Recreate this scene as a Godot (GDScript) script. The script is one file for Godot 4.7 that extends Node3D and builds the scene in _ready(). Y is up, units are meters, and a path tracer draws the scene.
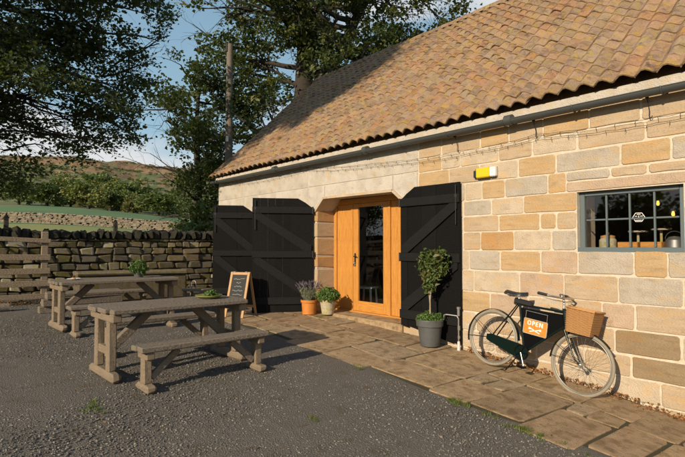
extends Node3D
# ---------------------------------------------------------------- mesh builder
class MB:
	var v := PackedVector3Array()
	var n := PackedVector3Array()
	var c := PackedColorArray()
	var col := Color(1, 1, 1)
	func t3(a: Vector3, b: Vector3, d: Vector3, na: Vector3, nb: Vector3, nd: Vector3) -> void:
		if (d - a).cross(b - a).dot(na + nb + nd) < 0.0:
			v.append(a); v.append(d); v.append(b); n.append(na); n.append(nd); n.append(nb)
		else:
			v.append(a); v.append(b); v.append(d); n.append(na); n.append(nb); n.append(nd)
		c.append(col); c.append(col); c.append(col)
	func face(a: Vector3, b: Vector3, d: Vector3, out: Vector3) -> void:
		var k := (d - a).cross(b - a)
		if k.length_squared() < 1e-16:
			return
		k = k.normalized()
		if k.dot(out) < 0.0:
			k = -k
		t3(a, b, d, k, k, k)
	func quad(a: Vector3, b: Vector3, d: Vector3, e: Vector3, out: Vector3) -> void:
		face(a, b, d, out)
		face(a, d, e, out)
	# eight corners: index bit0 = x, bit1 = y, bit2 = z
	func hexa(p: Array) -> void:
		var m := Vector3.ZERO
		for q in p: m += q
		m /= 8.0
		for f in [[0, 2, 6, 4], [1, 3, 7, 5], [0, 1, 5, 4], [2, 3, 7, 6], [0, 1, 3, 2], [4, 5, 7, 6]]:
			var o: Vector3 = (p[f[0]] + p[f[1]] + p[f[2]] + p[f[3]]) / 4.0 - m
			quad(p[f[0]], p[f[1]], p[f[2]], p[f[3]], o)
	func plain(a: Vector3, b: Vector3) -> void:
		var p := []
		for i in 8: p.append(Vector3(b.x if i & 1 else a.x, b.y if i & 2 else a.y, b.z if i & 4 else a.z))
		hexa(p)
	# chamfered box, corners moved by jit
	func cbox(ctr: Vector3, size: Vector3, ch: float, bs := Basis.IDENTITY, rng: RandomNumberGenerator = null, jit := 0.0) -> void:
		var h := size / 2.0
		ch = min(ch, min(h.x, min(h.y, h.z)) * 0.8)
		var q := []
		for i in 8:
			var s := Vector3(1 if i & 1 else -1, 1 if i & 2 else -1, 1 if i & 4 else -1)
			var p := h * s
			var k := ch
			if rng and jit > 0.0:
				p += Vector3(rng.randf_range(-jit, jit), rng.randf_range(-jit, jit), rng.randf_range(-jit, jit) * 0.5)
				k = ch * rng.randf_range(0.6, 1.3)
			q.append([ctr + bs * (p - Vector3(0, s.y, s.z) * k), ctr + bs * (p - Vector3(s.x, 0, s.z) * k), ctr + bs * (p - Vector3(s.x, s.y, 0) * k)])
		for ax in 3:
			var b0 := 1 << ax
			var b1 := 1 << ((ax + 1) % 3)
			var b2 := 1 << ((ax + 2) % 3)
			for sg in 2:
				var o := b0 * sg
				var pa: Vector3 = q[o][ax]; var pb: Vector3 = q[o | b1][ax]; var pc: Vector3 = q[o | b1 | b2][ax]; var pd: Vector3 = q[o | b2][ax]
				quad(pa, pb, pc, pd, (pa + pb + pc + pd) / 4.0 - ctr)
			for e in 4:
				var o2 := (b1 if e & 1 else 0) | (b2 if e & 2 else 0)
				var a1 := (ax + 1) % 3
				var a2 := (ax + 2) % 3
				var ra: Vector3 = q[o2][a1]; var rb: Vector3 = q[o2 | b0][a1]; var rc: Vector3 = q[o2 | b0][a2]; var rd: Vector3 = q[o2][a2]
				quad(ra, rb, rc, rd, (ra + rb + rc + rd) / 4.0 - ctr)
		for i in 8:
			face(q[i][0], q[i][1], q[i][2], (q[i][0] + q[i][1] + q[i][2]) / 3.0 - ctr)
	# dressed stone facing +z: uneven outline, worn arris, slightly hollow or bulging face
	func rough_block(x0: float, x1: float, y0: float, y1: float, zf: float, zb: float, rng: RandomNumberGenerator, wear := 0.007) -> void:
		var ctr := Vector3((x0 + x1) / 2, (y0 + y1) / 2, zf + rng.randf_range(-0.003, 0.004))
		var o := []
		var cn := [Vector2(x0, y0), Vector2(x1, y0), Vector2(x1, y1), Vector2(x0, y1)]
		for k in 4:
			var p: Vector2 = cn[k]; var q: Vector2 = cn[(k + 1) % 4]
			var cut := rng.randf_range(0.008, 0.022) / p.distance_to(q)
			var nn := (q - p).orthogonal().normalized()
			for t in [cut, 0.33 + rng.randf_range(-0.08, 0.08), 0.67 + rng.randf_range(-0.08, 0.08), 1.0 - cut]:
				var u := p.lerp(q, t) - nn * rng.randf_range(-0.001, wear) * (-1.0)
				o.append(Vector3(u.x, u.y, 0))
		var c2 := Vector3(ctr.x, ctr.y, 0)
		for k in o.size():
			var p: Vector3 = o[k]; var q: Vector3 = o[(k + 1) % o.size()]
			var pi := p + (c2 - p).normalized() * rng.randf_range(0.008, 0.012); var qi := q + (c2 - q).normalized() * 0.010
			pi = p + (c2 - p).normalized() * 0.010
			var A := Vector3(p.x, p.y, zf - 0.008); var B := Vector3(q.x, q.y, zf - 0.008)
			var AI := Vector3(pi.x, pi.y, zf); var BI := Vector3(qi.x, qi.y, zf)
			var out := (p + q) / 2.0 - c2
			face(ctr, AI, BI, Vector3.BACK)
			quad(A, B, BI, AI, Vector3.BACK + out)
			quad(Vector3(p.x, p.y, zb), Vector3(q.x, q.y, zb), B, A, out)
	func bar(a: Vector3, b: Vector3, w: float, t: float, ch := 0.004, up := Vector3.UP) -> void:   # beam from a to b
		var x := (b - a).normalized()
		var z := x.cross(up)
		if z.length() < 0.01: z = x.cross(Vector3.RIGHT)
		z = z.normalized()
		cbox((a + b) / 2.0, Vector3((b - a).length(), w, t), ch, Basis(x, z.cross(x), z))
	func tube(pts: Array, rad, sides := 8, caps := true) -> void:
		var rings := []
		var prev := Vector3.ZERO
		for i in pts.size():
			var d: Vector3 = (pts[min(i + 1, pts.size() - 1)] - pts[max(i - 1, 0)]).normalized()
			var u := prev - d * prev.dot(d)
			if u.length() < 0.05:
				u = d.cross(Vector3.UP)
				if u.length() < 0.1: u = d.cross(Vector3.RIGHT)
			u = u.normalized()
			prev = u
			var w := d.cross(u)
			var r: float = rad[i] if rad is Array else rad
			var ring := []
			for k in sides:
				var a := TAU * k / sides
				ring.append([pts[i] + (u * cos(a) + w * sin(a)) * r, u * cos(a) + w * sin(a)])
			rings.append([ring, d])
		for i in pts.size() - 1:
			for k in sides:
				var a = rings[i][0][k]; var b = rings[i][0][(k + 1) % sides]; var d = rings[i + 1][0][(k + 1) % sides]; var e = rings[i + 1][0][k]
				t3(a[0], b[0], d[0], a[1], b[1], d[1])
				t3(a[0], d[0], e[0], a[1], d[1], e[1])
		if caps:
			for k in range(1, sides - 1):
				face(rings[0][0][0][0], rings[0][0][k][0], rings[0][0][k + 1][0], -rings[0][1])
				var l = rings[-1]
				face(l[0][0][0], l[0][k][0], l[0][k + 1][0], l[1])
	func lathe(prof: Array, segs := 20, o := Vector3.ZERO, bs := Basis.IDENTITY) -> void:   # prof: Vector2(r, y)
		for i in prof.size() - 1:
			var p: Vector2 = prof[i]
			var q: Vector2 = prof[i + 1]
			var e := q - p
			var nn := Vector2(e.y, -e.x).normalized()
			for k in segs:
				var a := TAU * k / segs
				var b := TAU * (k + 1) / segs
				var A := Vector3(cos(a), 0, sin(a)); var B := Vector3(cos(b), 0, sin(b))
				var na := bs * (A * nn.x + Vector3(0, nn.y, 0)); var nb := bs * (B * nn.x + Vector3(0, nn.y, 0))
				var p0 := o + bs * (A * p.x + Vector3(0, p.y, 0)); var p1 := o + bs * (B * p.x + Vector3(0, p.y, 0))
				var q0 := o + bs * (A * q.x + Vector3(0, q.y, 0)); var q1 := o + bs * (B * q.x + Vector3(0, q.y, 0))
				if p.x > 1e-5: t3(p0, p1, q1, na, nb, nb)
				if q.x > 1e-5: t3(p0, q1, q0, na, nb, na)
	func torus(o: Vector3, ax: Vector3, R: float, r: float, segs := 40, sides := 8, a0 := 0.0, a1 := TAU, flat := 1.0) -> void:
		var u := ax.cross(Vector3.UP)
		if u.length() < 0.1: u = ax.cross(Vector3.RIGHT)
		u = u.normalized()
		var w := ax.cross(u).normalized()
		for i in segs:
			var q := []
			for j in 2:
				var a: float = lerp(a0, a1, float(i + j) / segs)
				var rd := u * cos(a) + w * sin(a)
				for k in sides + 1:
					var b := TAU * k / sides
					var nn := rd * cos(b) + ax * sin(b)
					q.append([o + rd * (R + r * cos(b) * flat) + ax * r * sin(b), nn])
			for k in sides:
				var A = q[k]; var B = q[k + 1]; var D = q[sides + 1 + k + 1]; var E = q[sides + 1 + k]
				t3(A[0], B[0], D[0], A[1], B[1], D[1])
				t3(A[0], D[0], E[0], A[1], D[1], E[1])
	func prism(poly: Array, z0: float, z1: float) -> void:   # poly: Vector2 x,y ; extruded along z
		var pk := PackedVector2Array(poly)
		var ix := Geometry2D.triangulate_polygon(pk)
		for k in range(0, ix.size(), 3):
			for z in [z0, z1]:
				face(Vector3(pk[ix[k]].x, pk[ix[k]].y, z), Vector3(pk[ix[k + 1]].x, pk[ix[k + 1]].y, z), Vector3(pk[ix[k + 2]].x, pk[ix[k + 2]].y, z), Vector3(0, 0, 1.0 if z == max(z0, z1) else -1.0))
		var area := 0.0
		for i in pk.size():
			var a := pk[i]; var b := pk[(i + 1) % pk.size()]
			area += a.x * b.y - b.x * a.y
		for i in pk.size():
			var a := pk[i]; var b := pk[(i + 1) % pk.size()]
			var o := Vector3(b.y - a.y, a.x - b.x, 0) * signf(area)
			quad(Vector3(a.x, a.y, z0), Vector3(b.x, b.y, z0), Vector3(b.x, b.y, z1), Vector3(a.x, a.y, z1), o)
	func mesh(m: Material, into: ArrayMesh = null, colors := false) -> ArrayMesh:
		var am := into if into else ArrayMesh.new()
		if v.is_empty():
			return am
		var ar := []
		ar.resize(Mesh.ARRAY_MAX)
		ar[Mesh.ARRAY_VERTEX] = v
		ar[Mesh.ARRAY_NORMAL] = n
		if colors: ar[Mesh.ARRAY_COLOR] = c
		am.add_surface_from_arrays(Mesh.PRIMITIVE_TRIANGLES, ar)
		am.surface_set_material(am.get_surface_count() - 1, m)
		return am

# ---------------------------------------------------------------- scene helpers
var M := {}
var taken := {}
func numbered(called: String) -> String:
	var k: int = taken.get(called, 0)
	taken[called] = k + 1
	return called if k == 0 else "%s_%03d" % [called, k]
func tag(o: Node3D, label: String, category := "", group := "", kind := "") -> Node3D:
	if label: o.set_meta("label", label)
	if category: o.set_meta("category", category)
	if group: o.set_meta("group", group)
	if kind: o.set_meta("kind", kind)
	return o
func thing(called: String, at: Vector3, turn: float, label: String, category: String, group := "") -> Node3D:
	var o := Node3D.new()
	o.name = numbered(called)
	add_child(o)
	o.position = at
	o.rotation.y = turn
	tag(o, label, category, group)
	return o
func obj(called: String, mesh: Mesh, parent: Node3D, at := Vector3.ZERO) -> MeshInstance3D:
	var o := MeshInstance3D.new()
	o.name = called if parent != self else numbered(called)
	o.mesh = mesh
	parent.add_child(o, true)
	o.position = at
	return o
func put(called: String, mb: MB, mat: Material, parent: Node3D, at := Vector3.ZERO) -> MeshInstance3D:
	return obj(called, mb.mesh(mat), parent, at)
func multi(called: String, mesh: Mesh, xf: Array, parent: Node3D, cols: Array = []) -> MultiMeshInstance3D:
	var mm := MultiMesh.new()
	mm.transform_format = MultiMesh.TRANSFORM_3D
	mm.use_colors = cols.size() > 0
	mm.mesh = mesh
	mm.instance_count = xf.size()
	for i in xf.size():
		mm.set_instance_transform(i, xf[i])
		if cols.size() > 0: mm.set_instance_color(i, cols[i])
	var o := MultiMeshInstance3D.new()
	o.name = called if parent != self else numbered(called)
	o.multimesh = mm
	if parent != self: o.set_meta("kind", "stuff")
	parent.add_child(o, true)
	return o
func R(s: int) -> RandomNumberGenerator:
	var r := RandomNumberGenerator.new()
	r.seed = s
	return r
func rbasis(r: RandomNumberGenerator) -> Basis:
	return Basis(Vector3(r.randfn(), r.randfn(), r.randfn()).normalized(), r.randf() * TAU)

# ---------------------------------------------------------------- textures and materials
func nimg(sz: int, period: float, oct: int, sd: int, kind := FastNoiseLite.TYPE_SIMPLEX_SMOOTH) -> PackedByteArray:
	var f := FastNoiseLite.new()
	f.noise_type = kind
	f.seed = sd
	f.frequency = 1.0 / period
	f.fractal_octaves = oct
	if kind == FastNoiseLite.TYPE_CELLULAR:
		f.cellular_return_type = FastNoiseLite.RETURN_DISTANCE
		f.fractal_type = FastNoiseLite.FRACTAL_NONE
	var im := f.get_seamless_image(sz, sz)
	im.convert(Image.FORMAT_L8)
	return im.get_data()
# base: [noise, weight] list blended; grad: two linear colours; spots: [noise, threshold, softness, linear colour]
func ctex(sz: int, base: Array, c0: Color, c1: Color, spots := []) -> ImageTexture:
	var out := PackedByteArray()
	out.resize(sz * sz * 3)
	var lut := []
	for i in 256: lut.append(c0.lerp(c1, i / 255.0))
	var nb := base.size()
	for i in sz * sz:
		var s := 0.0
		for k in nb: s += base[k][0][i] * base[k][1]
		var cc: Color = lut[clampi(int(s), 0, 255)]
		for sp in spots:
			var t: float = (sp[0][i] / 255.0 - sp[1]) / sp[2]
			if t > 0.0: cc = cc.lerp(sp[3], min(t, 1.0))
		cc = cc.linear_to_srgb()
		out[i * 3] = clampi(int(cc.r * 255), 0, 255); out[i * 3 + 1] = clampi(int(cc.g * 255), 0, 255); out[i * 3 + 2] = clampi(int(cc.b * 255), 0, 255)
	return ImageTexture.create_from_image(Image.create_from_data(sz, sz, false, Image.FORMAT_RGB8, out))
func ntex(sz: int, base: Array, strength: float) -> ImageTexture:
	var out := PackedByteArray()
	out.resize(sz * sz)
	for i in sz * sz:
		var s := 0.0
		for k in base: s += k[0][i] * k[1]
		out[i] = clampi(int(s), 0, 255)
	var im := Image.create_from_data(sz, sz, false, Image.FORMAT_L8, out)
	im.convert(Image.FORMAT_RGBA8)
	im.bump_map_to_normal_map(strength)
	return ImageTexture.create_from_image(im)
func lin(r: float, g: float, b: float) -> Color:
	return Color(r, g, b).linear_to_srgb()
func mat(col: Color, rough := 0.8, tex: Texture2D = null, nrm: Texture2D = null, scale := Vector3.ONE, off := Vector3.ZERO, metal := 0.0, nscale := 1.0) -> StandardMaterial3D:
	var m := StandardMaterial3D.new()
	m.albedo_color = lin(col.r, col.g, col.b)
	m.roughness = rough
	m.metallic = metal
	if tex or nrm:
		m.albedo_texture = tex
		m.uv1_triplanar = true
		m.uv1_world_triplanar = true
		m.uv1_scale = scale
		m.uv1_offset = off
		if nrm:
			m.normal_enabled = true
			m.normal_texture = nrm
			m.normal_scale = nscale
	return m
func C(r: float, g: float, b: float) -> Color:
	return Color(r, g, b)

func materials() -> void:
	var W := C(1, 1, 1)
	var coarse := nimg(512, 150, 4, 1)
	var mid := nimg(512, 45, 4, 2)
	var fine := nimg(512, 7, 3, 3)
	var blot := nimg(512, 110, 5, 4)
	var blot2 := nimg(512, 70, 5, 5)
	var speck := nimg(512, 16, 3, 6)
	# stone: grey multiplier with fine grain
	var st := ctex(512, [[coarse, 0.35], [mid, 0.25], [fine, 0.4]], C(0.62, 0.60, 0.57), C(1.18, 1.18, 1.18), [[blot, 0.60, 0.35, C(1.0, 0.84, 0.60)], [blot2, 0.70, 0.30, C(0.66, 0.62, 0.56)]])
	var stn := ntex(512, [[mid, 0.4], [fine, 0.6]], 5.0)
	var sc := Vector3(0.55, 0.95, 0.55)
	var tones := {"tan": C(0.460, 0.358, 0.248), "pale": C(0.507, 0.423, 0.323), "grey": C(0.427, 0.377, 0.313), "ochre": C(0.470, 0.335, 0.189), "orange": C(0.441, 0.274, 0.129), "brown": C(0.273, 0.200, 0.120), "pink": C(0.460, 0.349, 0.257)}
	var i := 0
	for k in tones:
		M["stone_" + k] = mat(tones[k], 0.9, st, stn, Vector3(0.4, 1.9, 0.4) if k in ["ochre", "brown", "tan"] else sc, Vector3(i * 0.37, i * 0.61, 0), 0, 0.8)
		i += 1
	M.mortar = mat(C(0.62, 0.555, 0.46), 0.95, st, stn, Vector3(2.5, 2.5, 2.5), Vector3.ZERO, 0, 0.7)
	var lw := ctex(512, [[coarse, 0.5], [mid, 0.3], [fine, 0.2]], C(0.66, 0.645, 0.62), C(1.12, 1.12, 1.12), [[blot, 0.66, 0.4, C(0.92, 0.76, 0.52)], [blot2, 0.72, 0.35, C(0.62, 0.59, 0.56)]])
	M.limewash = mat(C(0.52, 0.48, 0.43), 0.95, lw, stn, Vector3(0.6, 0.6, 0.6), Vector3.ZERO, 0, 0.7)
	M.limewash2 = mat(C(0.495, 0.455, 0.40), 0.95, lw, stn, Vector3(0.6, 0.6, 0.6), Vector3(0.4, 0.7, 0.2), 0, 0.7)
	# roof tiles with lichen
	var lich := nimg(512, 42, 5, 11)
	var lich2 := nimg(512, 34, 4, 12)
	var dk := nimg(512, 80, 5, 13)
	var rt := ctex(512, [[coarse, 0.3], [mid, 0.35], [fine, 0.35]], C(0.30, 0.30, 0.30), C(1.5, 1.45, 1.4), [[dk, 0.58, 0.15, C(0.34, 0.32, 0.29)], [lich2, 0.66, 0.08, C(1.2, 1.4, 1.55)], [lich, 0.635, 0.05, C(2.3, 1.65, 0.32)]])
	var tts := [C(0.31, 0.20, 0.13), C(0.335, 0.225, 0.15), C(0.285, 0.19, 0.13), C(0.35, 0.225, 0.14), C(0.315, 0.23, 0.165), C(0.275, 0.195, 0.14), C(0.33, 0.19, 0.115)]
	for k in tts.size(): M["tile%d" % k] = mat(tts[k], 0.9, rt, stn, Vector3(0.55, 0.55, 0.55), Vector3(k * 0.23, k * 0.41, k * 0.13), 0, 0.9)
	# wood: stretched along one axis
	var wf := nimg(512, 9, 3, 21)
	var wc := nimg(512, 60, 3, 22)
	var wk := nimg(512, 30, 4, 23)
	var wt := ctex(512, [[wf, 0.5], [wc, 0.3], [wk, 0.2]], C(0.35, 0.34, 0.33), C(1.35, 1.33, 1.3), [[wk, 0.7, 0.15, C(0.5, 0.48, 0.46)]])
	var wn := ntex(512, [[wf, 1.0]], 6.0)
	var ax := {"x": Vector3(0.35, 5, 5), "y": Vector3(5, 0.35, 5), "z": Vector3(5, 5, 0.35)}
	for a in ax:
		M["weathered_" + a] = mat(C(0.205, 0.172, 0.135), 0.85, wt, wn, ax[a])
		M["weathered2_" + a] = mat(C(0.255, 0.20, 0.14), 0.85, wt, wn, ax[a], Vector3(0.3, 0.3, 0.3))
		M["varnish_" + a] = mat(C(0.54, 0.25, 0.052), 0.5, ctex_soft(wf, wc), wn, ax[a], Vector3.ZERO, 0, 0.15)
	M.pine = mat(C(0.5, 0.3, 0.13), 0.55, wt, wn, ax.y, Vector3.ZERO, 0, 0.3)
	var bw := ctex(512, [[wf, 0.6], [wc, 0.4]], C(0.45, 0.45, 0.45), C(1.5, 1.5, 1.5), [[nimg(512, 22, 4, 31), 0.76, 0.12, C(6.0, 5.8, 5.4)]])
	M.black_y = mat(C(0.0075, 0.0075, 0.008), 0.55, bw, wn, Vector3(4, 0.5, 4), Vector3.ZERO, 0, 0.7)
	M.black_x = mat(C(0.013, 0.013, 0.0135), 0.55, bw, wn, Vector3(0.5, 4, 0.5), Vector3.ZERO, 0, 0.7)
	M.black2_y = mat(C(0.006, 0.006, 0.0065), 0.6, bw, wn, Vector3(4, 0.5, 4), Vector3(0.5, 0.2, 0.1), 0, 0.7)
	for k in ["black_y", "black_x", "black2_y"]:
		M[k].metallic_specular = 0.25
		M[k].roughness = 0.7
	# gravel
	var gc := nimg(1024, 11, 1, 41, FastNoiseLite.TYPE_CELLULAR)
	var gf := nimg(1024, 5, 3, 42)
	var gl := nimg(1024, 300, 5, 43)
	var gv := ctex(1024, [[gc, 0.35], [gf, 0.65]], C(0.22, 0.21, 0.20), C(1.85, 1.83, 1.78), [[nimg(1024, 9, 1, 44), 0.80, 0.08, C(2.8, 2.6, 2.3)], [gl, 0.64, 0.2, C(0.75, 0.7, 0.6)]])
	var gn := ntex(1024, [[gc, 0.6], [gf, 0.4]], 16.0)
	M.gravel = mat(C(0.138, 0.126, 0.108), 0.95, gv, gn, Vector3(0.7, 0.7, 0.7), Vector3.ZERO, 0, 1.0)
	for k in 3: M["pebble%d" % k] = mat([C(0.15, 0.138, 0.122), C(0.095, 0.088, 0.08), C(0.25, 0.225, 0.19)][k], 0.9)
	# flagstones
	var fl := ctex(512, [[coarse, 0.4], [mid, 0.3], [fine, 0.3]], C(0.45, 0.42, 0.38), C(1.3, 1.28, 1.22), [[blot, 0.60, 0.2, C(0.5, 0.45, 0.36)], [blot2, 0.66, 0.12, C(0.62, 0.60, 0.42)], [speck, 0.78, 0.1, C(0.45, 0.42, 0.4)]])
	var fts := [C(0.35, 0.25, 0.155), C(0.39, 0.285, 0.175), C(0.31, 0.225, 0.14), C(0.37, 0.285, 0.19)]
	for k in fts.size(): M["flag%d" % k] = mat(fts[k], 0.88, fl, stn, Vector3(0.8, 0.8, 0.8), Vector3(k * 0.31, 0, k * 0.47), 0, 0.9)
	# dry stones
	var ds := ctex(512, [[coarse, 0.2], [mid, 0.45], [fine, 0.35]], C(0.15, 0.15, 0.14), C(1.6, 1.58, 1.5), [[lich2, 0.68, 0.1, C(1.9, 1.95, 1.9)], [blot, 0.56, 0.12, C(0.75, 0.72, 0.22)]])
	var dts := [C(0.115, 0.092, 0.065), C(0.155, 0.13, 0.095), C(0.095, 0.083, 0.035), C(0.08, 0.07, 0.058), C(0.27, 0.25, 0.21)]
	for k in dts.size(): M["dry%d" % k] = mat(dts[k], 0.95, ds, stn, Vector3(1.6, 1.6, 1.6), Vector3(k * 0.29, k * 0.17, 0), 0, 1.0)
	M.coping_shade = mat(C(0.024, 0.022, 0.016), 0.95, ds, stn, Vector3(1.6, 1.6, 1.6), Vector3.ZERO, 0, 1.0)  # near black: shade along the wall top painted into the stone colour
	M.moss_earth = mat(C(0.055, 0.05, 0.025), 1.0, st, stn, Vector3(1.5, 1.5, 1.5))
	M.earth = mat(C(0.035, 0.028, 0.02), 1.0, st, stn, Vector3(1.5, 1.5, 1.5))
	M.far_stone = mat(C(0.27, 0.225, 0.165), 1.0)
	M.far_stone2 = mat(C(0.19, 0.155, 0.11), 1.0)
	# land: colour from vertices, grain from a texture
	var ld := ctex(512, [[mid, 0.5], [fine, 0.5]], C(0.55, 0.55, 0.55), C(1.35, 1.35, 1.35))
	M.field = mat(W, 1.0, ld, null, Vector3(0.35, 0.35, 0.35))
	M.field.vertex_color_use_as_albedo = true
	M.moor = mat(W, 1.0, ld, null, Vector3(0.02, 0.02, 0.02))
	M.moor.vertex_color_use_as_albedo = true
	# metals, plastics
	M.gutter = mat(C(0.055, 0.06, 0.06), 0.5, null, null, Vector3.ONE, Vector3.ZERO, 0.0)
	M.iron = mat(C(0.03, 0.03, 0.03), 0.6, null, null, Vector3.ONE, Vector3.ZERO, 0.5)
	M.frame_blue = mat(C(0.095, 0.125, 0.135), 0.5)
	M.steel = mat(C(0.55, 0.54, 0.52), 0.32, null, null, Vector3.ONE, Vector3.ZERO, 1.0)
	M.galv = mat(C(0.25, 0.25, 0.25), 0.5, null, null, Vector3.ONE, Vector3.ZERO, 0.8)
	M.bike_green = mat(C(0.004, 0.011, 0.009), 0.22)
	M.bike_green.metallic_specular = 0.35
	M.bike_black = mat(C(0.004, 0.004, 0.0045), 0.4)
	M.bike_black.metallic_specular = 0.2
	M.leather = mat(C(0.012, 0.012, 0.013), 0.45)
	M.tyre = mat(C(0.27, 0.245, 0.20), 0.8, st, null, Vector3(3, 3, 3))
	M.rim = mat(C(0.30, 0.29, 0.26), 0.45, null, null, Vector3.ONE, Vector3.ZERO, 0.7)
	M.spoke = mat(C(0.35, 0.34, 0.32), 0.4, null, null, Vector3.ONE, Vector3.ZERO, 1.0)
	var wkr := ctex(256, [[nimg(256, 10, 2, 51), 0.6], [nimg(256, 40, 3, 52), 0.4]], C(0.6, 0.58, 0.55), C(1.2, 1.2, 1.2))
	M.wicker = mat(C(0.50, 0.27, 0.105), 0.7, wkr, null, Vector3(4, 4, 4))
	M.sign_orange = mat(C(0.60, 0.24, 0.025), 0.6, wkr, null, Vector3(3, 3, 3))
	M.white = mat(C(0.78, 0.77, 0.74), 0.6)
	M.chalk = mat(C(0.55, 0.55, 0.53), 0.95)
	M.board = mat(C(0.018, 0.02, 0.021), 0.75, ld, null, Vector3(3, 3, 3))
	M.yellow = mat(C(0.75, 0.48, 0.01), 0.45)
	M.terracotta = mat(C(0.58, 0.21, 0.035), 0.6, lw, null, Vector3(2, 2, 2))
	M.stone_pot = mat(C(0.46, 0.42, 0.34), 0.95, ds, stn, Vector3(2.5, 2.5, 2.5))
	M.plastic_pot = mat(C(0.085, 0.09, 0.095), 0.6, lw, null, Vector3(2, 2, 2))
	M.soil = mat(C(0.03, 0.022, 0.015), 1.0)
	M.plate_green = mat(C(0.20, 0.21, 0.06), 0.5)
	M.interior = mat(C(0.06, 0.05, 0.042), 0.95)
	M.bark = mat(C(0.05, 0.042, 0.033), 0.95, wt, wn, Vector3(2.5, 0.5, 2.5))
	M.bark_pale = mat(C(0.30, 0.24, 0.16), 0.9)
	M.pole = mat(C(0.20, 0.17, 0.14), 0.9, wt, wn, Vector3(4, 0.3, 4))
	M.glass = StandardMaterial3D.new()
	M.glass.transparency = BaseMaterial3D.TRANSPARENCY_ALPHA
	M.glass.albedo_color = Color(0.02, 0.025, 0.025, 0.05)
	M.glass.roughness = 0.02
	M.glass.metallic_specular = 0.5
	M.glow = mat(C(1, 0.6, 0.2), 0.5)
	M.glow.emission_enabled = true
	M.glow.emission = Color(1.0, 0.62, 0.25)
	M.glow.emission_energy_multiplier = 3.0
	# leaves
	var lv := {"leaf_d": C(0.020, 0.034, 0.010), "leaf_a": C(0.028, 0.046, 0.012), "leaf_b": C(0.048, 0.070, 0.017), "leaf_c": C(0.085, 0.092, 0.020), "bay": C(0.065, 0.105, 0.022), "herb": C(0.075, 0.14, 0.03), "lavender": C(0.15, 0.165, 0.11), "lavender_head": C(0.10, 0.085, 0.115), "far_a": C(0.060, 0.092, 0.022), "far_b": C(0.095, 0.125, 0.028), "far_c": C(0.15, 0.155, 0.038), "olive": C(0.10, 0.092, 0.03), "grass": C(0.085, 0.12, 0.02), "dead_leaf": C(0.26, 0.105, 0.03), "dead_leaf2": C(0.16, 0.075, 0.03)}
	for a in lv:
		M[a] = mat(lv[a], 0.6)
		M[a].backlight_enabled = true
		M[a].backlight = Color(0.3, 0.34, 0.1)
var soft_tex: ImageTexture
func ctex_soft(wf: PackedByteArray, wc: PackedByteArray) -> ImageTexture:
	if soft_tex == null:
		soft_tex = ctex(512, [[wf, 0.5], [wc, 0.5]], C(0.42, 0.36, 0.30), C(1.4, 1.4, 1.4))
	return soft_tex

# ---------------------------------------------------------------- the place
const EYE := Vector3(0, 1.6, 6.0)
const FW := Vector3(-0.76421, 0, -0.64497)
const RT := Vector3(0.64497, 0, -0.76421)
const SUN := Vector3(-0.24, -0.42, -0.97)
func pl(x: float, t: Array) -> float:
	if x <= t[0][0]: return t[0][1]
	for i in t.size() - 1:
		if x <= t[i + 1][0]:
			return lerp(float(t[i][1]), float(t[i + 1][1]), (x - t[i][0]) / (t[i + 1][0] - t[i][0]))
	return t[-1][1]
const WALLP := [[-14.0, 0.46], [-12.0, 0.42], [-8.0, 0.30], [-7.2, 0.28], [-5.5, 0.20], [-4.28, 0.10], [-2.26, -0.08], [-1.655, -0.19], [1.0, -0.5], [6.0, -0.9]]
const YARDP := [[-14.0, 0.46], [-12.0, 0.40], [-8.46, 0.26], [-5.45, 0.15], [-2.9, 0.01], [-1.6, -0.08], [1.0, -0.25], [6.0, -0.7]]
func ground(x: float, z: float) -> float:
	return lerp(pl(x, WALLP), pl(x, YARDP), smoothstep(0.0, 2.2, z))
const LEFTP := [[12, -0.1], [15, 0.9], [20, 1.95], [40, 3.2], [59, 4.3], [66, 5.2], [100, 9.0], [150, 13.9], [200, 19.0], [300, 37], [500, 77], [900, 165], [1000, 178], [1300, 176], [2500, 120]]
const RIGHTP := [[12, -0.1], [15, 0.8], [20, 1.7], [40, 2.5], [59, 3.0], [66, 3.7], [100, 6.2], [150, 9.2], [200, 13.0], [300, 27], [500, 60], [900, 142], [1000, 152], [1300, 150], [2500, 110]]
const BACKP := [[12, -0.6], [40, -1.0], [150, -1.5], [2500, -4.0]]
var hn := FastNoiseLite.new()
func land(p: Vector3) -> float:
	var d := p - EYE
	var zc := d.dot(FW); var xc := d.dot(RT)
	var r := sqrt(zc * zc + xc * xc)
	var a := rad_to_deg(atan2(xc, zc))
	var k := smoothstep(-34.0, -14.0, a)
	var eq := r * cos(deg_to_rad(clampf(a, -50.0, 50.0)))
	var h: float = lerp(pl(eq, LEFTP), pl(eq, RIGHTP), k)
	h = lerp(h, pl(r, BACKP), smoothstep(50.0, 95.0, absf(a)))
	h += hn.get_noise_2d(p.x, p.z) * clampf((r - 60.0) * 0.012, 0.0, 9.0)
	if p.x > -12.9 and p.x < 9.0 and p.z > -7.5 and p.z < 17.0: h = min(h, -1.4)
	return h
func at_px(px: float, zc: float) -> Vector3:   # a spot on the land, zc metres ahead
	var p := EYE + FW * zc + RT * (px - 342.5) / 500.0 * zc
	p.y = land(p)
	return p

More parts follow.
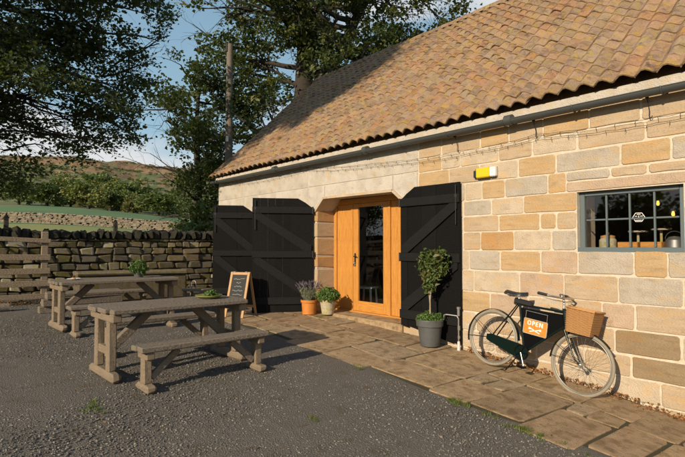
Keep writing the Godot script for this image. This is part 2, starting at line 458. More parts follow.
func _ready() -> void:
	var cam := Camera3D.new()
	cam.name = "camera"
	add_child(cam)
	cam.fov = rad_to_deg(2.0 * atan(228.5 / 500.0))
	cam.far = 6000.0
	cam.near = 0.05
	cam.look_at_from_position(EYE, EYE + FW + Vector3(0, 0.035, 0), Vector3.UP)
	cam.current = true
	hn.seed = 5
	hn.frequency = 0.008
	hn.fractal_octaves = 4
	var env := Environment.new()
	env.background_mode = Environment.BG_SKY
	env.tonemap_mode = Environment.TONE_MAPPER_LINEAR
	env.tonemap_exposure = 1.16
	env.background_energy_multiplier = 0.68
	env.fog_enabled = false
	env.fog_density = 0.00018
	env.fog_light_color = Color(0.72, 0.78, 0.84)
	env.sdfgi_enabled = true
	env.ssao_enabled = true
	env.ssil_enabled = true
	var sky := Sky.new()
	var pano := PanoramaSkyMaterial.new()
	pano.panorama = sky_image()
	sky.sky_material = pano
	env.sky = sky
	var we := WorldEnvironment.new()
	we.name = "world"
	we.environment = env
	add_child(we)
	var sun := DirectionalLight3D.new()
	sun.name = "sun"
	add_child(sun)
	sun.look_at_from_position(Vector3.ZERO, SUN, Vector3.UP)
	sun.light_color = Color(1.0, 0.92, 0.80)
	sun.light_energy = 1.6
	sun.light_angular_distance = 0.55
	sun.shadow_enabled = true
	materials()
	leaf_meshes()
	land_and_yard()
	barn()
	barn_roof()
	barn_doors()
	barn_window()
	boundary_walls()
	trees()
	far_trees()
	furniture()
	bicycle()
	pots()
	details()

func sky_image() -> ImageTexture:
	var w := 1024
	var h := 512
	var f := FastNoiseLite.new()
	f.seed = 8
	f.frequency = 1.1
	f.fractal_octaves = 5
	var out := PackedByteArray()
	out.resize(w * h * 3)
	var top := C(0.02, 0.11, 0.33)
	var hor := C(0.55, 0.84, 1.0)
	for y in h:
		var el := (0.5 - (y + 0.5) / h) * PI
		var e: float = max(sin(el), 0.0)
		var base := hor.lerp(top, pow(e, 0.95))
		for x in w:
			var c := base
			if el > -0.05:
				var az := (x + 0.5) / w * TAU
				var d := Vector3(cos(az) * cos(el), e * 2.6, sin(az) * cos(el))
				var t := f.get_noise_3dv(d * 1.5) * 0.5 + 0.5
				var cover := smoothstep(0.50, 0.68, t + 0.26 * (1.0 - smoothstep(0.05, 0.40, e)) - 0.05)
				c = base.lerp(C(1.0, 1.0, 1.0), cover * 0.92)
			c = c.linear_to_srgb()
			var i := (y * w + x) * 3
			out[i] = int(c.r * 255); out[i + 1] = int(c.g * 255); out[i + 2] = int(c.b * 255)
	return ImageTexture.create_from_image(Image.create_from_data(w, h, false, Image.FORMAT_RGB8, out))

func land_and_yard() -> void:
	# gravel yard
	var g := MB.new()
	var rn := FastNoiseLite.new()
	rn.seed = 3
	rn.frequency = 0.5
	var x0 := -12.9; var z0 := -0.6; var st := 0.3
	var nx := 72; var nz := 58
	var H := func(i: int, j: int) -> Vector3:
		var x := x0 + i * st; var z := z0 + j * st
		var dip := 0.03 if z < 1.7 and x > -9.0 else 0.0
		return Vector3(x, ground(x, z) + rn.get_noise_2d(x, z) * 0.012 - dip, z)
	for i in nx:
		for j in nz:
			g.quad(H.call(i, j), H.call(i + 1, j), H.call(i + 1, j + 1), H.call(i, j + 1), Vector3.UP)
	tag(put("yard_ground", g, M.gravel, self), "dark grey gravel yard in front of the barn", "", "", "structure")
	# loose pebbles
	var r := R(71)
	for k in 3:
		var pb := MB.new()
		pb.cbox(Vector3.ZERO, Vector3(1, 0.6, 0.8), 0.25, Basis.IDENTITY, r, 0.12)
		var xs := []
		for q in [30000, 26000, 5000][k]:
			var u := r.randf()
			var dz := sqrt(lerpf(10.0, 120.0, pow(u, 1.4)))
			var s := r.randf_range(-0.72, 0.72)
			var p := EYE + FW * dz + RT * s * dz
			if p.z < 1.85 or p.x < -12.0: continue
			var sz := r.randf_range(0.008, 0.019) * (1.25 if r.randf() < 0.06 else 1.0)
			p.y = ground(p.x, p.z) + sz * 0.12
			xs.append(Transform3D(Basis(Vector3.UP, r.randf() * TAU) * Basis(Vector3.RIGHT, r.randf_range(-0.4, 0.4)) * Basis.from_scale(Vector3.ONE * sz), p))
		tag(multi(["grey_gravel", "dark_gravel", "pale_gravel"][k], pb.mesh(M["pebble%d" % k]), xs, self), ["mid grey loose gravel scattered over the yard", "dark grey loose gravel scattered over the yard", "pale loose pebbles scattered among the darker gravel"][k], "gravel", "", "stuff")
	# land beyond, in rings around the yard
	var radii := [3.0, 8.0, 11.0, 12.5, 13.5, 14.5, 16.0, 18.0, 20.0, 23.0, 26.0, 30.0, 35.0, 40.0, 46.0, 52.0, 58.0, 62.0, 68.0, 76.0, 85.0, 95.0, 106.0, 118.0, 132.0, 148.0]
	var radii2 := [148.0]
	while radii2[-1] < 1500.0: radii2.append(radii2[-1] * 1.035 + 1.0)
	radii2.append(2000.0); radii2.append(3500.0)
	var angs := []
	var a := -180.0
	while a < 180.0:
		angs.append(a)
		a += 0.4 if a > -42.0 and a < -6.0 else 4.0
	angs.append(180.0)
	var cn := FastNoiseLite.new()
	cn.seed = 17
	cn.frequency = 0.006
	cn.fractal_octaves = 5
	var cn2 := FastNoiseLite.new()
	cn2.seed = 18
	cn2.frequency = 0.05
	cn2.fractal_octaves = 4
	for part in 2:
		var rr: Array = radii if part == 0 else radii2
		var m := MB.new()
		var grid := []
		for q in rr:
			var row := []
			for b in angs:
				var p: Vector3 = EYE + (FW * cos(deg_to_rad(b)) + RT * sin(deg_to_rad(b))) * q
				p.y = land(p)
				row.append(p)
			grid.append(row)
		for i in rr.size() - 1:
			for j in angs.size() - 1:
				var p: Vector3 = grid[i][j]
				var ctr: Vector3 = (p + grid[i + 1][j + 1]) / 2.0
				var w1 := cn.get_noise_2d(ctr.x, ctr.z); var w2 := cn2.get_noise_2d(ctr.x, ctr.z)
				var w3 := cn.get_noise_2d(ctr.x * 5.0 + 900.0, ctr.z * 5.0)
				var c: Color
				if part == 0:
					c = C(0.23, 0.235, 0.055).lerp(C(0.17, 0.19, 0.04), clampf(w2 + 0.5, 0, 1))
					if rr[i] > 60.0: c = C(0.065, 0.14, 0.038).lerp(C(0.085, 0.165, 0.045), clampf(w2 * 1.5 + 0.5, 0, 1))
				else:
					var t: float = (ctr.y + w1 * 70.0) / 100.0
					c = C(0.085, 0.115, 0.032).lerp(C(0.14, 0.155, 0.05), clampf(w2 * 2.0 + 0.5, 0, 1))
					c = c.lerp(C(0.22, 0.115, 0.05).lerp(C(0.27, 0.17, 0.08), clampf(w1 * 2.5 + w2 * 1.5 + 0.4, 0, 1)), smoothstep(0.62, 0.95, t + w2 * 0.5 + w3 * 0.35))
					c = c.lerp(C(0.10, 0.06, 0.035), smoothstep(0.12, 0.4, w3) * 0.65)
					c = c.lerp(C(0.19, 0.19, 0.07), smoothstep(0.15, 0.45, -w3) * 0.6)
					c = c.lerp(C(0.06, 0.075, 0.025), smoothstep(0.25, 0.5, w2) * 0.8)
				m.col = c
				m.quad(p, grid[i][j + 1], grid[i + 1][j + 1], grid[i + 1][j], Vector3.UP)
		var o := obj("grass_field" if part == 0 else "moor_hillside", m.mesh(M.field if part == 0 else M.moor, null, true), self)
		tag(o, "green pasture rising beyond the dry stone walls" if part == 0 else "brown heather and green scrub hillside on the skyline", "", "", "structure")
	paving()

func paving() -> void:
	var pv := Node3D.new()
	pv.name = "pavement"
	add_child(pv)
	tag(pv, "worn sandstone flagstone path along the barn wall", "", "", "structure")
	var r := R(99)
	# boundaries across the path, each with its own jitter; slabs between them
	var zs_at := func(q: float) -> float: return 1.78 + 0.10 * sin(q * 2.1) + 0.05 * sin(q * 5.3)
	var x := -8.9
	var prev := []
	while x < 0.6:
		var w := r.randf_range(0.5, 1.05)
		var cuts := [0.0, r.randf_range(0.38, 0.78), r.randf_range(1.0, 1.42), 0.0] if r.randf() < 0.8 else [0.0, r.randf_range(0.6, 1.15), 0.0]
		cuts[-1] = zs_at.call(x + w / 2) + r.randf_range(-0.06, 0.06)
		for k in cuts.size() - 1:
			var gx := 0.009
			var xa: float = x + gx; var xb: float = x + w - gx
			var split := []
			if r.randf() < 0.4: split = [xa, lerp(xa, xb, r.randf_range(0.4, 0.6)), xb]
			else: split = [xa, xb]
			for s in split.size() - 1:
				var a: float = split[s] + (gx if s > 0 else 0.0); var b: float = split[s + 1] - (gx if s < split.size() - 2 else 0.0)
				slab(pv, r, a, b, cuts[k] + gx, cuts[k + 1] - gx)
		x += w
	# earth and moss bedding between the slabs
	var bed := MB.new()
	for i in 40:
		for k in 7:
			var q := []
			for c in [[0, 0], [1, 0], [1, 1], [0, 1]]:
				var bx: float = -8.95 + (i + c[0]) * 0.245; var bz: float = -0.02 + (k + c[1]) * 0.262
				q.append(Vector3(bx, ground(bx, bz) - 0.006, bz))
			bed.quad(q[0], q[1], q[2], q[3], Vector3.UP)
	put("bedding", bed, M.moss_earth, pv)
	# step in front of the entrance
	var sp := MB.new()
	sp.cbox(Vector3(-6.72, 0.20, -0.2), Vector3(2.28, 0.26, 0.52), 0.02, Basis.IDENTITY, r, 0.006)
	tag(put("doorstep", sp, M.flag1, pv), "")
func slab(pv: Node3D, r: RandomNumberGenerator, a: float, b: float, z0: float, z1: float) -> void:
	var j := 0.05
	var lift := r.randf_range(0.005, 0.011)
	var tp := []
	for q in [[a, z0], [b, z0], [b, z1], [a, z1]]:
		var x: float = q[0] + r.randf_range(-j, j) * 0.6; var z: float = q[1] + r.randf_range(-j, j) * 0.6
		tp.append(Vector3(x, ground(x, z) + lift + r.randf_range(-0.002, 0.002), z))
	var ctr: Vector3 = (tp[0] + tp[1] + tp[2] + tp[3]) / 4.0
	ctr.y += r.randf_range(-0.004, 0.004)
	var m := MB.new()
	# outline with a midpoint on each side, chamfer ring, side
	var ring := []
	for k in 4:
		var p: Vector3 = tp[k]; var q: Vector3 = tp[(k + 1) % 4]
		var cut := 0.05
		ring.append(p.lerp(q, cut)); ring.append(p.lerp(q, 0.5) + (ctr - p.lerp(q, 0.5)).normalized() * r.randf_range(-0.006, 0.012)); ring.append(p.lerp(q, 1.0 - cut))
	for k in ring.size():
		var p: Vector3 = ring[k]; var q: Vector3 = ring[(k + 1) % ring.size()]
		var pi := p + (ctr - p).normalized() * 0.012; var qi := q + (ctr - q).normalized() * 0.012
		var o := (p + q) / 2.0 - ctr
		m.face(ctr, pi, qi, Vector3.UP)
		m.quad(p + Vector3(0, -0.003, 0), q + Vector3(0, -0.003, 0), qi, pi, Vector3.UP)
		m.quad(p + Vector3(0, -0.06, 0), q + Vector3(0, -0.06, 0), q + Vector3(0, -0.003, 0), p + Vector3(0, -0.003, 0), o)
	put("flagstone", m, M["flag%d" % r.randi_range(0, 3)], pv)

# ---------------------------------------------------------------- the barn
var barn_node: Node3D
var stone_wall: Node3D
var lime_wall: Node3D
func barn() -> void:
	barn_node = thing("stone_barn", Vector3.ZERO, 0.0, "low sandstone barn with a pantile roof and black plank doors", "barn")
	var r := R(5)
	var core := MB.new()
	var B := func(m: MB, xa: float, xb: float, ya: float, yb: float, za := -0.5, zb := -0.010) -> void: m.plain(Vector3(xa, ya, za), Vector3(xb, yb, zb))
	B.call(core, -5.60, -2.76, -0.8, 3.3)
	B.call(core, -2.76, -1.66, -0.8, 1.53)
	B.call(core, -2.76, -1.66, 2.245, 3.3)
	B.call(core, -1.66, 4.0, -1.2, 3.3)
	stone_wall = put("stone_wall", core, M.mortar, barn_node)
	var lw := MB.new()
	B.call(lw, -12.2, -10.15, -0.4, 3.3)
	B.call(lw, -10.15, -9.15, 2.5, 3.3)
	B.call(lw, -9.15, -7.90, -0.4, 3.3)
	B.call(lw, -7.90, -5.61, 2.55, 3.3)
	lime_wall = put("limewashed_wall", lw, M.limewash, barn_node)
	# courses, bottom to top: [y0, y1, joints, tones]
	var T := {"t": "tan", "p": "pale", "g": "grey", "o": "ochre", "r": "orange", "b": "brown", "k": "pink"}
	var courses := [
		[2.97, 3.26, [-5.25, -4.79, -4.10, -3.65, -3.17, -2.60, -2.04, -1.50, -0.9, -0.3, 0.4, 1.1, 1.9], "ttototttpttg"],
		[2.75, 2.97, [-5.25, -4.79, -4.45, -3.81, -3.32, -2.74, -2.00, -1.40, -0.8, -0.1, 0.6, 1.3, 1.9], "opptpttggtpto"],
		[2.50, 2.75, [-5.25, -4.65, -4.12, -3.52, -3.01, -2.26, -1.76, -1.2, -0.5, 0.2, 0.9, 1.9], "otpogogptgp"],
		[2.25, 2.50, [-5.59, -5.0, -4.37, -4.08, -3.72, -3.12, -2.885], "tgpogo"],
		[2.375, 2.50, [-2.885, -2.37, -1.99, -1.45], "gtt"],
		[2.25, 2.375, [-2.885, -1.45], "k"],
		[2.25, 2.50, [-1.45, -0.9, -0.2, 0.6, 1.2, 1.9], "tpgot"],
		[2.02, 2.25, [-5.59, -4.9, -4.4, -3.93, -3.45, -2.76], "tpgpo"],
		[2.02, 2.25, [-1.66, -1.3, -0.7, 0.1, 0.8, 1.9], "tpotg"],
		[1.80, 2.02, [-5.59, -5.1, -4.4, -3.82, -3.23, -3.01, -2.76], "tptoot"],
		[1.80, 2.02, [-1.66, -1.0, -0.4, 0.4, 1.1, 1.9], "gtpto"],
		[1.54, 1.80, [-5.59, -4.8, -4.4, -4.11, -3.60, -3.08, -2.76], "tptrpg"],
		[1.54, 1.80, [-1.66, -1.3, -0.6, 0.0, 0.9, 1.9], "pgtot"],
		[1.26, 1.54, [-5.59, -5.0, -4.30, -3.81, -3.22, -2.76, -2.14, -1.82, -1.3, -0.5, 0.3, 1.0, 1.9], "tpgokgogtpgt"],
		[0.96, 1.26, [-5.59, -4.9, -4.23, -3.52, -2.93, -2.31, -1.68, -1.1, -0.3, 0.5, 1.2, 1.9], "tppktggtopt"],
		[0.67, 0.96, [-5.59, -5.2, -4.5, -3.97, -3.4, -2.9, -2.49, -2.14, -1.40, -0.6, 0.1, 1.0, 1.9], "ttokptktbgtp"],
		[0.40, 0.67, [-5.59, -4.8, -4.2, -3.5, -2.9, -2.36, -1.71, -1.1, -0.4, 0.4, 1.1, 1.9], "tptotbptbtp"],
		[0.15, 0.40, [-5.59, -5.1, -4.5, -3.9, -3.3, -2.7, -2.19, -1.5, -0.7, 0.0, 0.9, 1.9], "ttptptbotpt"],
		[-0.10, 0.15, [-4.9, -4.2, -3.6, -3.0, -2.4, -1.91, -1.3, -0.5, 0.3, 1.1, 1.9], "tptpptbtpt"],
		[-0.36, -0.10, [-3.7, -3.0, -2.2, -1.6, -0.8, 0.0, 0.9, 1.9], "tptptbt"],
		[-0.62, -0.36, [-1.9, -1.0, -0.2, 0.7, 1.9], "tptb"]]
	var jw := 0.013
	for c in courses:
		for k in c[2].size() - 1:
			var a: float = c[2][k]; var b: float = c[2][k + 1]
			var m := MB.new()
			var dz := r.randf_range(-0.004, 0.005)
			var big := jw * r.randf_range(0.7, 1.3)
			m.rough_block(a + big, b - big, c[0] + big * r.randf_range(0.7, 1.3), c[1] - big * r.randf_range(0.7, 1.3), dz, -0.05, r)
			put("stone_block", m, M["stone_" + T[c[3][k % c[3].length()]]], stone_wall)
	# large pale ashlar left of the coursed stone
	var lime := [[2.78, 3.26, [-12.2, -10.9, -9.4, -8.2, -6.7, -5.26]], [2.30, 2.78, [-12.2, -11.2, -10.15]], [2.50, 2.78, [-10.15, -9.15]], [2.30, 2.78, [-9.15, -8.2]],
		[1.75, 2.30, [-12.2, -11.4, -10.15]], [1.25, 1.75, [-12.2, -10.9, -10.15]], [0.75, 1.25, [-12.2, -11.5, -10.15]], [0.2, 0.75, [-12.2, -11.0, -10.15]],
		[1.75, 2.30, [-9.15, -8.2]], [1.25, 1.75, [-9.15, -8.25]], [0.75, 1.25, [-9.15, -8.15]], [0.2, 0.75, [-9.15, -8.2]]]
	for c in lime:
		for k in c[2].size() - 1:
			var m := MB.new()
			m.cbox(Vector3((c[2][k] + c[2][k + 1]) / 2.0, (c[0] + c[1]) / 2.0, -0.03 + r.randf_range(-0.003, 0.003)), Vector3(c[2][k + 1] - c[2][k] - 0.010, c[1] - c[0] - 0.010, 0.06), 0.008, Basis.IDENTITY, r, 0.004)
			put("stone_block", m, M.limewash if r.randf() < 0.6 else M.limewash2, lime_wall)
	# lintel with cut corners over the entrance
	for pg in [[[-8.19, 2.31], [-7.90, 2.31], [-7.65, 2.535], [-7.65, 2.77], [-8.19, 2.77]], [[-7.64, 2.535], [-5.81, 2.52], [-5.81, 2.77], [-7.64, 2.77]], [[-5.80, 2.52], [-5.605, 2.36], [-5.27, 2.36], [-5.27, 2.77], [-5.80, 2.77]]]:
		var m := MB.new()
		var pp := []
		for q in pg: pp.append(Vector2(q[0], q[1]))
		m.prism(pp, -0.49, 0.004)
		put("lintel_stone", m, M.limewash, lime_wall)
	# projecting lip along the opening
	var lp := [Vector2(-7.92, 2.27), Vector2(-7.655, 2.515), Vector2(-5.805, 2.50), Vector2(-5.59, 2.33)]
	for k in 3:
		var d: Vector2 = (lp[k + 1] - lp[k]).normalized()
		var nn := Vector2(-d.y, d.x)
		var m := MB.new()
		m.prism([lp[k], lp[k + 1], lp[k + 1] + nn * 0.045, lp[k] + nn * 0.045], -0.10, 0.035)
		put("lintel_lip", m, M.stone_pale, lime_wall)
	# jamb stones, left and right of the entrance
	var y := 0.12
	var tn := ["ochre", "orange", "tan", "orange", "ochre", "tan", "orange"]
	var q := 0
	while y < 2.28:
		var h: float = min([0.34, 0.28, 0.42, 0.25, 0.36, 0.3, 0.5][q], 2.30 - y)
		var m := MB.new()
		m.cbox(Vector3(-8.02 - 0.03 * (q % 2), y + h / 2.0, -0.235), Vector3(0.27 + 0.06 * (q % 2), h - 0.02, 0.485), 0.016, Basis.IDENTITY, r, 0.010)
		put("jamb_stone", m, M["stone_" + tn[q]], lime_wall)
		y += h
		q += 1
		if q > 6: break
	# eaves course, gable ends, back wall, floor, ceiling: a closed barn
	var ev := MB.new()
	ev.cbox(Vector3(-4.1, 3.315, -0.2), Vector3(16.2, 0.13, 0.58), 0.015)
	put("eaves_course", ev, M.limewash2, barn_node)
	for x in [-12.2, 3.5]:
		var g := MB.new()
		g.prism([Vector2(-0.5, -0.8), Vector2(-0.5, 3.3), Vector2(-3.46, 6.62), Vector2(-6.4, 3.3), Vector2(-6.4, -0.8)], x, x + 0.45)
		# prism runs in x,y: turn it so that its x becomes z
		var g2 := MB.new()
		for k in range(0, g.v.size(), 3):
			var w := []
			for e in 3: w.append(Vector3(g.v[k + e].z, g.v[k + e].y, g.v[k + e].x))
			var nn := Vector3(g.n[k].z, g.n[k].y, g.n[k].x)
			g2.face(w[0], w[1], w[2], nn)
		put("gable_wall", g2, M.stone_tan, barn_node)
	var bk := MB.new()
	bk.plain(Vector3(-12.2, -0.8, -6.92), Vector3(3.95, 3.3, -6.41))
	put("rear_wall", bk, M.stone_tan, barn_node)
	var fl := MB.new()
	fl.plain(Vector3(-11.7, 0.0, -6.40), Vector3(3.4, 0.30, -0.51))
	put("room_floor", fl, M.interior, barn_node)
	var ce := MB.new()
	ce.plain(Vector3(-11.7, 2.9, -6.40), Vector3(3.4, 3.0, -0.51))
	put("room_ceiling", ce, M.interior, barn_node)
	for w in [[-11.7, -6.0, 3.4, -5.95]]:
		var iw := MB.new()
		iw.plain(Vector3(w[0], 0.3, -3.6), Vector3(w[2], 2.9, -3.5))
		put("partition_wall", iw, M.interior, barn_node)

func tile_mesh(r: RandomNumberGenerator) -> MB:   # x across, -z up the slope, origin at the lower left corner
	var m := MB.new()
	var n := 7
	var W := 0.242; var L := 0.30; var th := 0.018
	var a := []; var b := []
	for i in n + 1:
		var u := float(i) / n
		var h := 0.035 * sin(TAU * u - 0.35) + 0.024 * u + 0.006 * r.randf_range(-1, 1) * 0.5
		var dz := 0.018 * cos(TAU * u) + r.randf_range(-0.003, 0.003)
		a.append(Vector3(u * W, h + 0.034, dz)); b.append(Vector3(u * W, h - 0.014, -L))
	for i in n:
		m.quad(a[i], a[i + 1], b[i + 1], b[i], Vector3.UP)
		m.quad(a[i], a[i + 1], a[i + 1] - Vector3(0, th, 0), a[i] - Vector3(0, th, 0), Vector3(0, 0, 1))
	m.quad(a[0], b[0], b[0] - Vector3(0, th, 0), a[0] - Vector3(0, th, 0), Vector3.LEFT)
	m.quad(a[n], b[n], b[n] - Vector3(0, th, 0), a[n] - Vector3(0, th, 0), Vector3.RIGHT)
	return m
func barn_roof() -> void:
	var r := R(31)
	var eave := Vector3(0, 3.40, 0.15)
	var ridge := Vector3(0, 6.80, -3.46)
	var up := (ridge - eave)
	var sl := up.length()
	var ud := up / sl
	var nrm := Vector3(0, -ud.z, ud.y) * 1.0
	if nrm.y < 0: nrm = -nrm
	var base := Basis(Vector3.RIGHT, nrm, -ud)
	# roof deck, both slopes
	var dk := MB.new()
	dk.quad(Vector3(-12.3, 3.345, 0.05), Vector3(3.9, 3.345, 0.05), Vector3(3.9, 6.70, -3.46), Vector3(-12.3, 6.70, -3.46), Vector3(0, 1, 1))
	dk.quad(Vector3(-12.3, 3.385, -0.05), Vector3(3.9, 3.385, -0.05), Vector3(3.9, 6.64, -3.46), Vector3(-12.3, 6.64, -3.46), Vector3(0, -1, -1))
	dk.quad(Vector3(-12.3, 3.36, -7.05), Vector3(3.9, 3.36, -7.05), Vector3(3.9, 6.70, -3.46), Vector3(-12.3, 6.70, -3.46), Vector3(0, 1, -1))
	var roof := put("roof", dk, M.tile2, barn_node)
	# courses of pantiles; the ones nearest the lens become parts of their own
	var P := 0.212; var NR := 22; var G := sl / NR
	var sag := func(x: float, v: float) -> float: return 0.030 * sin(x * 0.55 + 0.6) * sin(PI * v) + 0.012 * sin(x * 1.7 + v * 5.0) - 0.02 * sin(PI * v)
	var protos := []
	for k in 14:
		var mb := tile_mesh(r)
		protos.append(mb.mesh(M["tile%d" % (k % 7)]))
	var all := []
	var cols := int(15.9 / P)
	for j in NR:
		for i in cols:
			var x := -12.42 + i * P
			var v := float(j) / NR
			var p := eave + ud * (j * G + r.randf_range(-0.010, 0.010)) + Vector3(x + r.randf_range(-0.006, 0.006), 0, 0)
			p += nrm * (sag.call(x, v) + r.randf_range(-0.004, 0.004) + 0.012)
			var bs := base * Basis(Vector3.RIGHT, 0.085 + r.randf_range(-0.025, 0.025)) * Basis(Vector3.BACK, r.randf_range(-0.04, 0.04)) * Basis(Vector3.UP, r.randf_range(-0.035, 0.035))
			var q := p - EYE
			var zc := q.dot(FW); var xc := q.dot(RT)
			var vis := zc > 0.5 and absf(xc / zc) < 0.69 and (p.y - 1.6) / zc < 0.50
			all.append([-zc if vis else -1000.0 - absf(xc), Transform3D(bs, p), r.randi_range(0, 13)])
	all.sort_custom(func(a, b): return a[0] > b[0])
	var rest := {}
	for k in all.size():
		if k < 300:
			var o := obj("roof_tile", protos[all[k][2]], roof)
			o.transform = all[k][1]
		else:
			if not rest.has(all[k][2] % 7): rest[all[k][2] % 7] = SurfaceTool.new()
			var s: SurfaceTool = rest[all[k][2] % 7]
			if s.get_meta("on", false) == false:
				s.begin(Mesh.PRIMITIVE_TRIANGLES)
				s.set_meta("on", true)
			s.append_from(protos[all[k][2]], 0, all[k][1])
	var am := ArrayMesh.new()
	for k in rest:
		rest[k].commit(am)
		am.surface_set_material(am.get_surface_count() - 1, M["tile%d" % k])
	tag(obj("pantiles", am, roof), "", "", "", "stuff")
	# ridge tiles
	var rx := -12.4
	while rx < 3.6:
		var m := MB.new()
		var pr := []
		for a in 7:
			var t: float = lerp(-0.2, PI + 0.2, a / 6.0)
			pr.append(Vector3(0, sin(t) * 0.10, cos(t) * 0.13))
		for a in 6:
			var n: Vector3 = pr[a] + pr[a + 1]
			m.quad(pr[a], pr[a + 1], pr[a + 1] + Vector3(0.44, 0, 0), pr[a] + Vector3(0.44, 0, 0), n)
			m.quad(pr[a], pr[a + 1], pr[a + 1] * 0.86, pr[a] * 0.86, Vector3.LEFT)
			m.quad(pr[a] + Vector3(0.44, 0, 0), pr[a + 1] + Vector3(0.44, 0, 0), pr[a + 1] * 0.86 + Vector3(0.44, 0, 0), pr[a] * 0.86 + Vector3(0.44, 0, 0), Vector3.RIGHT)
		var o := put("ridge_tile", m, M["tile%d" % [2, 4, 5][r.randi_range(0, 2)]], roof, Vector3(rx, 6.79 + 0.012 * sin(rx * 1.7) + r.randf_range(-0.006, 0.006), -3.46))
		o.rotation.z = r.randf_range(-0.02, 0.02)
		rx += 0.45
	# gutter: a half pipe with joints, on brackets
	var g := MB.new()
	var gy := func(x: float) -> float: return 3.195 + 0.010 * (x + 1.6) * -0.35
	var xs := -12.3
	while xs < 3.6:
		var xe := xs + 0.53
		for a in 10:
			var t0: float = PI + PI * a / 10.0; var t1: float = PI + PI * (a + 1) / 10.0
			for rr in [0.062, 0.056]:
				var A := Vector3(0, sin(t0) * rr, cos(t0) * rr); var Bq := Vector3(0, sin(t1) * rr, cos(t1) * rr)
				var sg := 1.0 if rr > 0.06 else -1.0
				var o0 := Vector3(xs, gy.call(xs) + 0.045, 0.155); var o1 := Vector3(xe, gy.call(xe) + 0.045, 0.155)
				g.t3(o0 + A, o0 + Bq, o1 + Bq, A * sg, Bq * sg, Bq * sg)
				g.t3(o0 + A, o1 + Bq, o1 + A, A * sg, Bq * sg, A * sg)
		xs = xe
	for sz in [-1.0, 1.0]:
		g.tube([Vector3(-12.3, gy.call(-12.3) + 0.045, 0.155 + sz * 0.060), Vector3(3.6, gy.call(3.6) + 0.045, 0.155 + sz * 0.060)], 0.007, 6)
	var gut := put("gutter", g, M.gutter, barn_node)
	var bx := -11.9
	while bx < 2.0:
		var m := MB.new()
		m.torus(Vector3(bx, gy.call(bx) + 0.045, 0.155), Vector3.RIGHT, 0.066, 0.009, 14, 6, -0.1, PI + 0.1)
		m.bar(Vector3(bx, gy.call(bx) + 0.03, 0.10), Vector3(bx, gy.call(bx) + 0.03, -0.005), 0.03, 0.02)
		put("gutter_bracket", m, M.gutter, gut)
		bx += 0.92
	for jx in [-9.2, -6.3, -3.55, -0.8]:
		var m := MB.new()
		m.tube([Vector3(jx - 0.05, gy.call(jx) + 0.042, 0.155), Vector3(jx + 0.05, gy.call(jx) + 0.042, 0.155)], 0.069, 12)
		put("gutter_joint", m, M.gutter, gut)

# one plank leaf: hinge at x = 0, leaf along +x * dir; top corner cut on the hinge side
func leaf(nm: String, at: Vector3, turn: float, w: float, dirn: float, y0h: float, y0f: float, ytop: float, label: String, cut := 0.26) -> void:
	var d := Node3D.new()
	d.name = nm
	barn_node.add_child(d, true)
	d.position = at
	d.rotation.y = turn
	tag(d, label)
	var r := R(int(at.x * 100))
	var n := int(round(w / 0.145))
	var topf := func(u: float) -> float: return ytop - max(0.0, (cut - u)) / cut * 0.19
	var botf := func(u: float) -> float: return lerp(y0h, y0f, u / w)
	for k in n:
		var ua := w * k / n + 0.0004; var ub := w * (k + 1) / n - 0.0004
		var m := MB.new()
		var p := []
		var dz := r.randf_range(-0.006, 0.004)
		var br := r.randf_range(-0.015, 0.015)
		for i in 8:
			var u := ub if i & 1 else ua
			p.append(Vector3(u * dirn, (topf.call(u) if i & 2 else botf.call(u) + br), (0.0 + dz if i & 4 else -0.028)))
		m.hexa(p)
		put("plank", m, M.black_y if r.randf() < 0.6 else M.black2_y, d)
	for yy in [[ytop - 0.30, ytop - 0.17], [ytop - 1.17, ytop - 1.04], [max(y0h, y0f) + 0.10, max(y0h, y0f) + 0.24]]:
		var m := MB.new()
		m.cbox(Vector3(w / 2.0 * dirn, (yy[0] + yy[1]) / 2.0, 0.019), Vector3(w + 0.008, yy[1] - yy[0], 0.032), 0.005)
		put("ledge", m, M.black_x, d)
	var bot: float = max(y0h, y0f) + 0.24
	for bb in [[ytop - 1.04, ytop - 0.30], [bot, ytop - 1.17]]:
		var m := MB.new()
		var dd: float = bb[1] - bb[0]
		m.prism([Vector2(0.03 * dirn, bb[0] + 0.002), Vector2(0.17 * dirn, bb[0] + 0.002), Vector2((w - 0.03) * dirn, bb[1] - 0.14 * dd / w), Vector2((w - 0.03) * dirn, bb[1] - 0.002), Vector2((w - 0.16) * dirn, bb[1] - 0.002), Vector2(0.03 * dirn, bb[0] + 0.11)], 0.004, 0.032)
		put("brace", m, M.black_x, d)
	for yy in [ytop - 0.235, ytop - 1.105]:
		var m := MB.new()
		m.tube([Vector3(0.0, yy - 0.07, 0.03), Vector3(0.0, yy + 0.07, 0.03)], 0.014, 8)
		m.cbox(Vector3(0.0, yy, 0.01), Vector3(0.05, 0.09, 0.03), 0.004)
		put("hinge", m, M.iron, d)
	var bo := MB.new()   # bolt on the free edge
	bo.tube([Vector3((w - 0.05) * dirn, ytop - 0.62, 0.03), Vector3((w - 0.05) * dirn, ytop - 0.04, 0.03)], 0.008, 6)
	bo.cbox(Vector3((w - 0.05) * dirn, ytop - 0.2, 0.018), Vector3(0.05, 0.05, 0.035), 0.004)
	put("bolt", bo, M.iron, d)

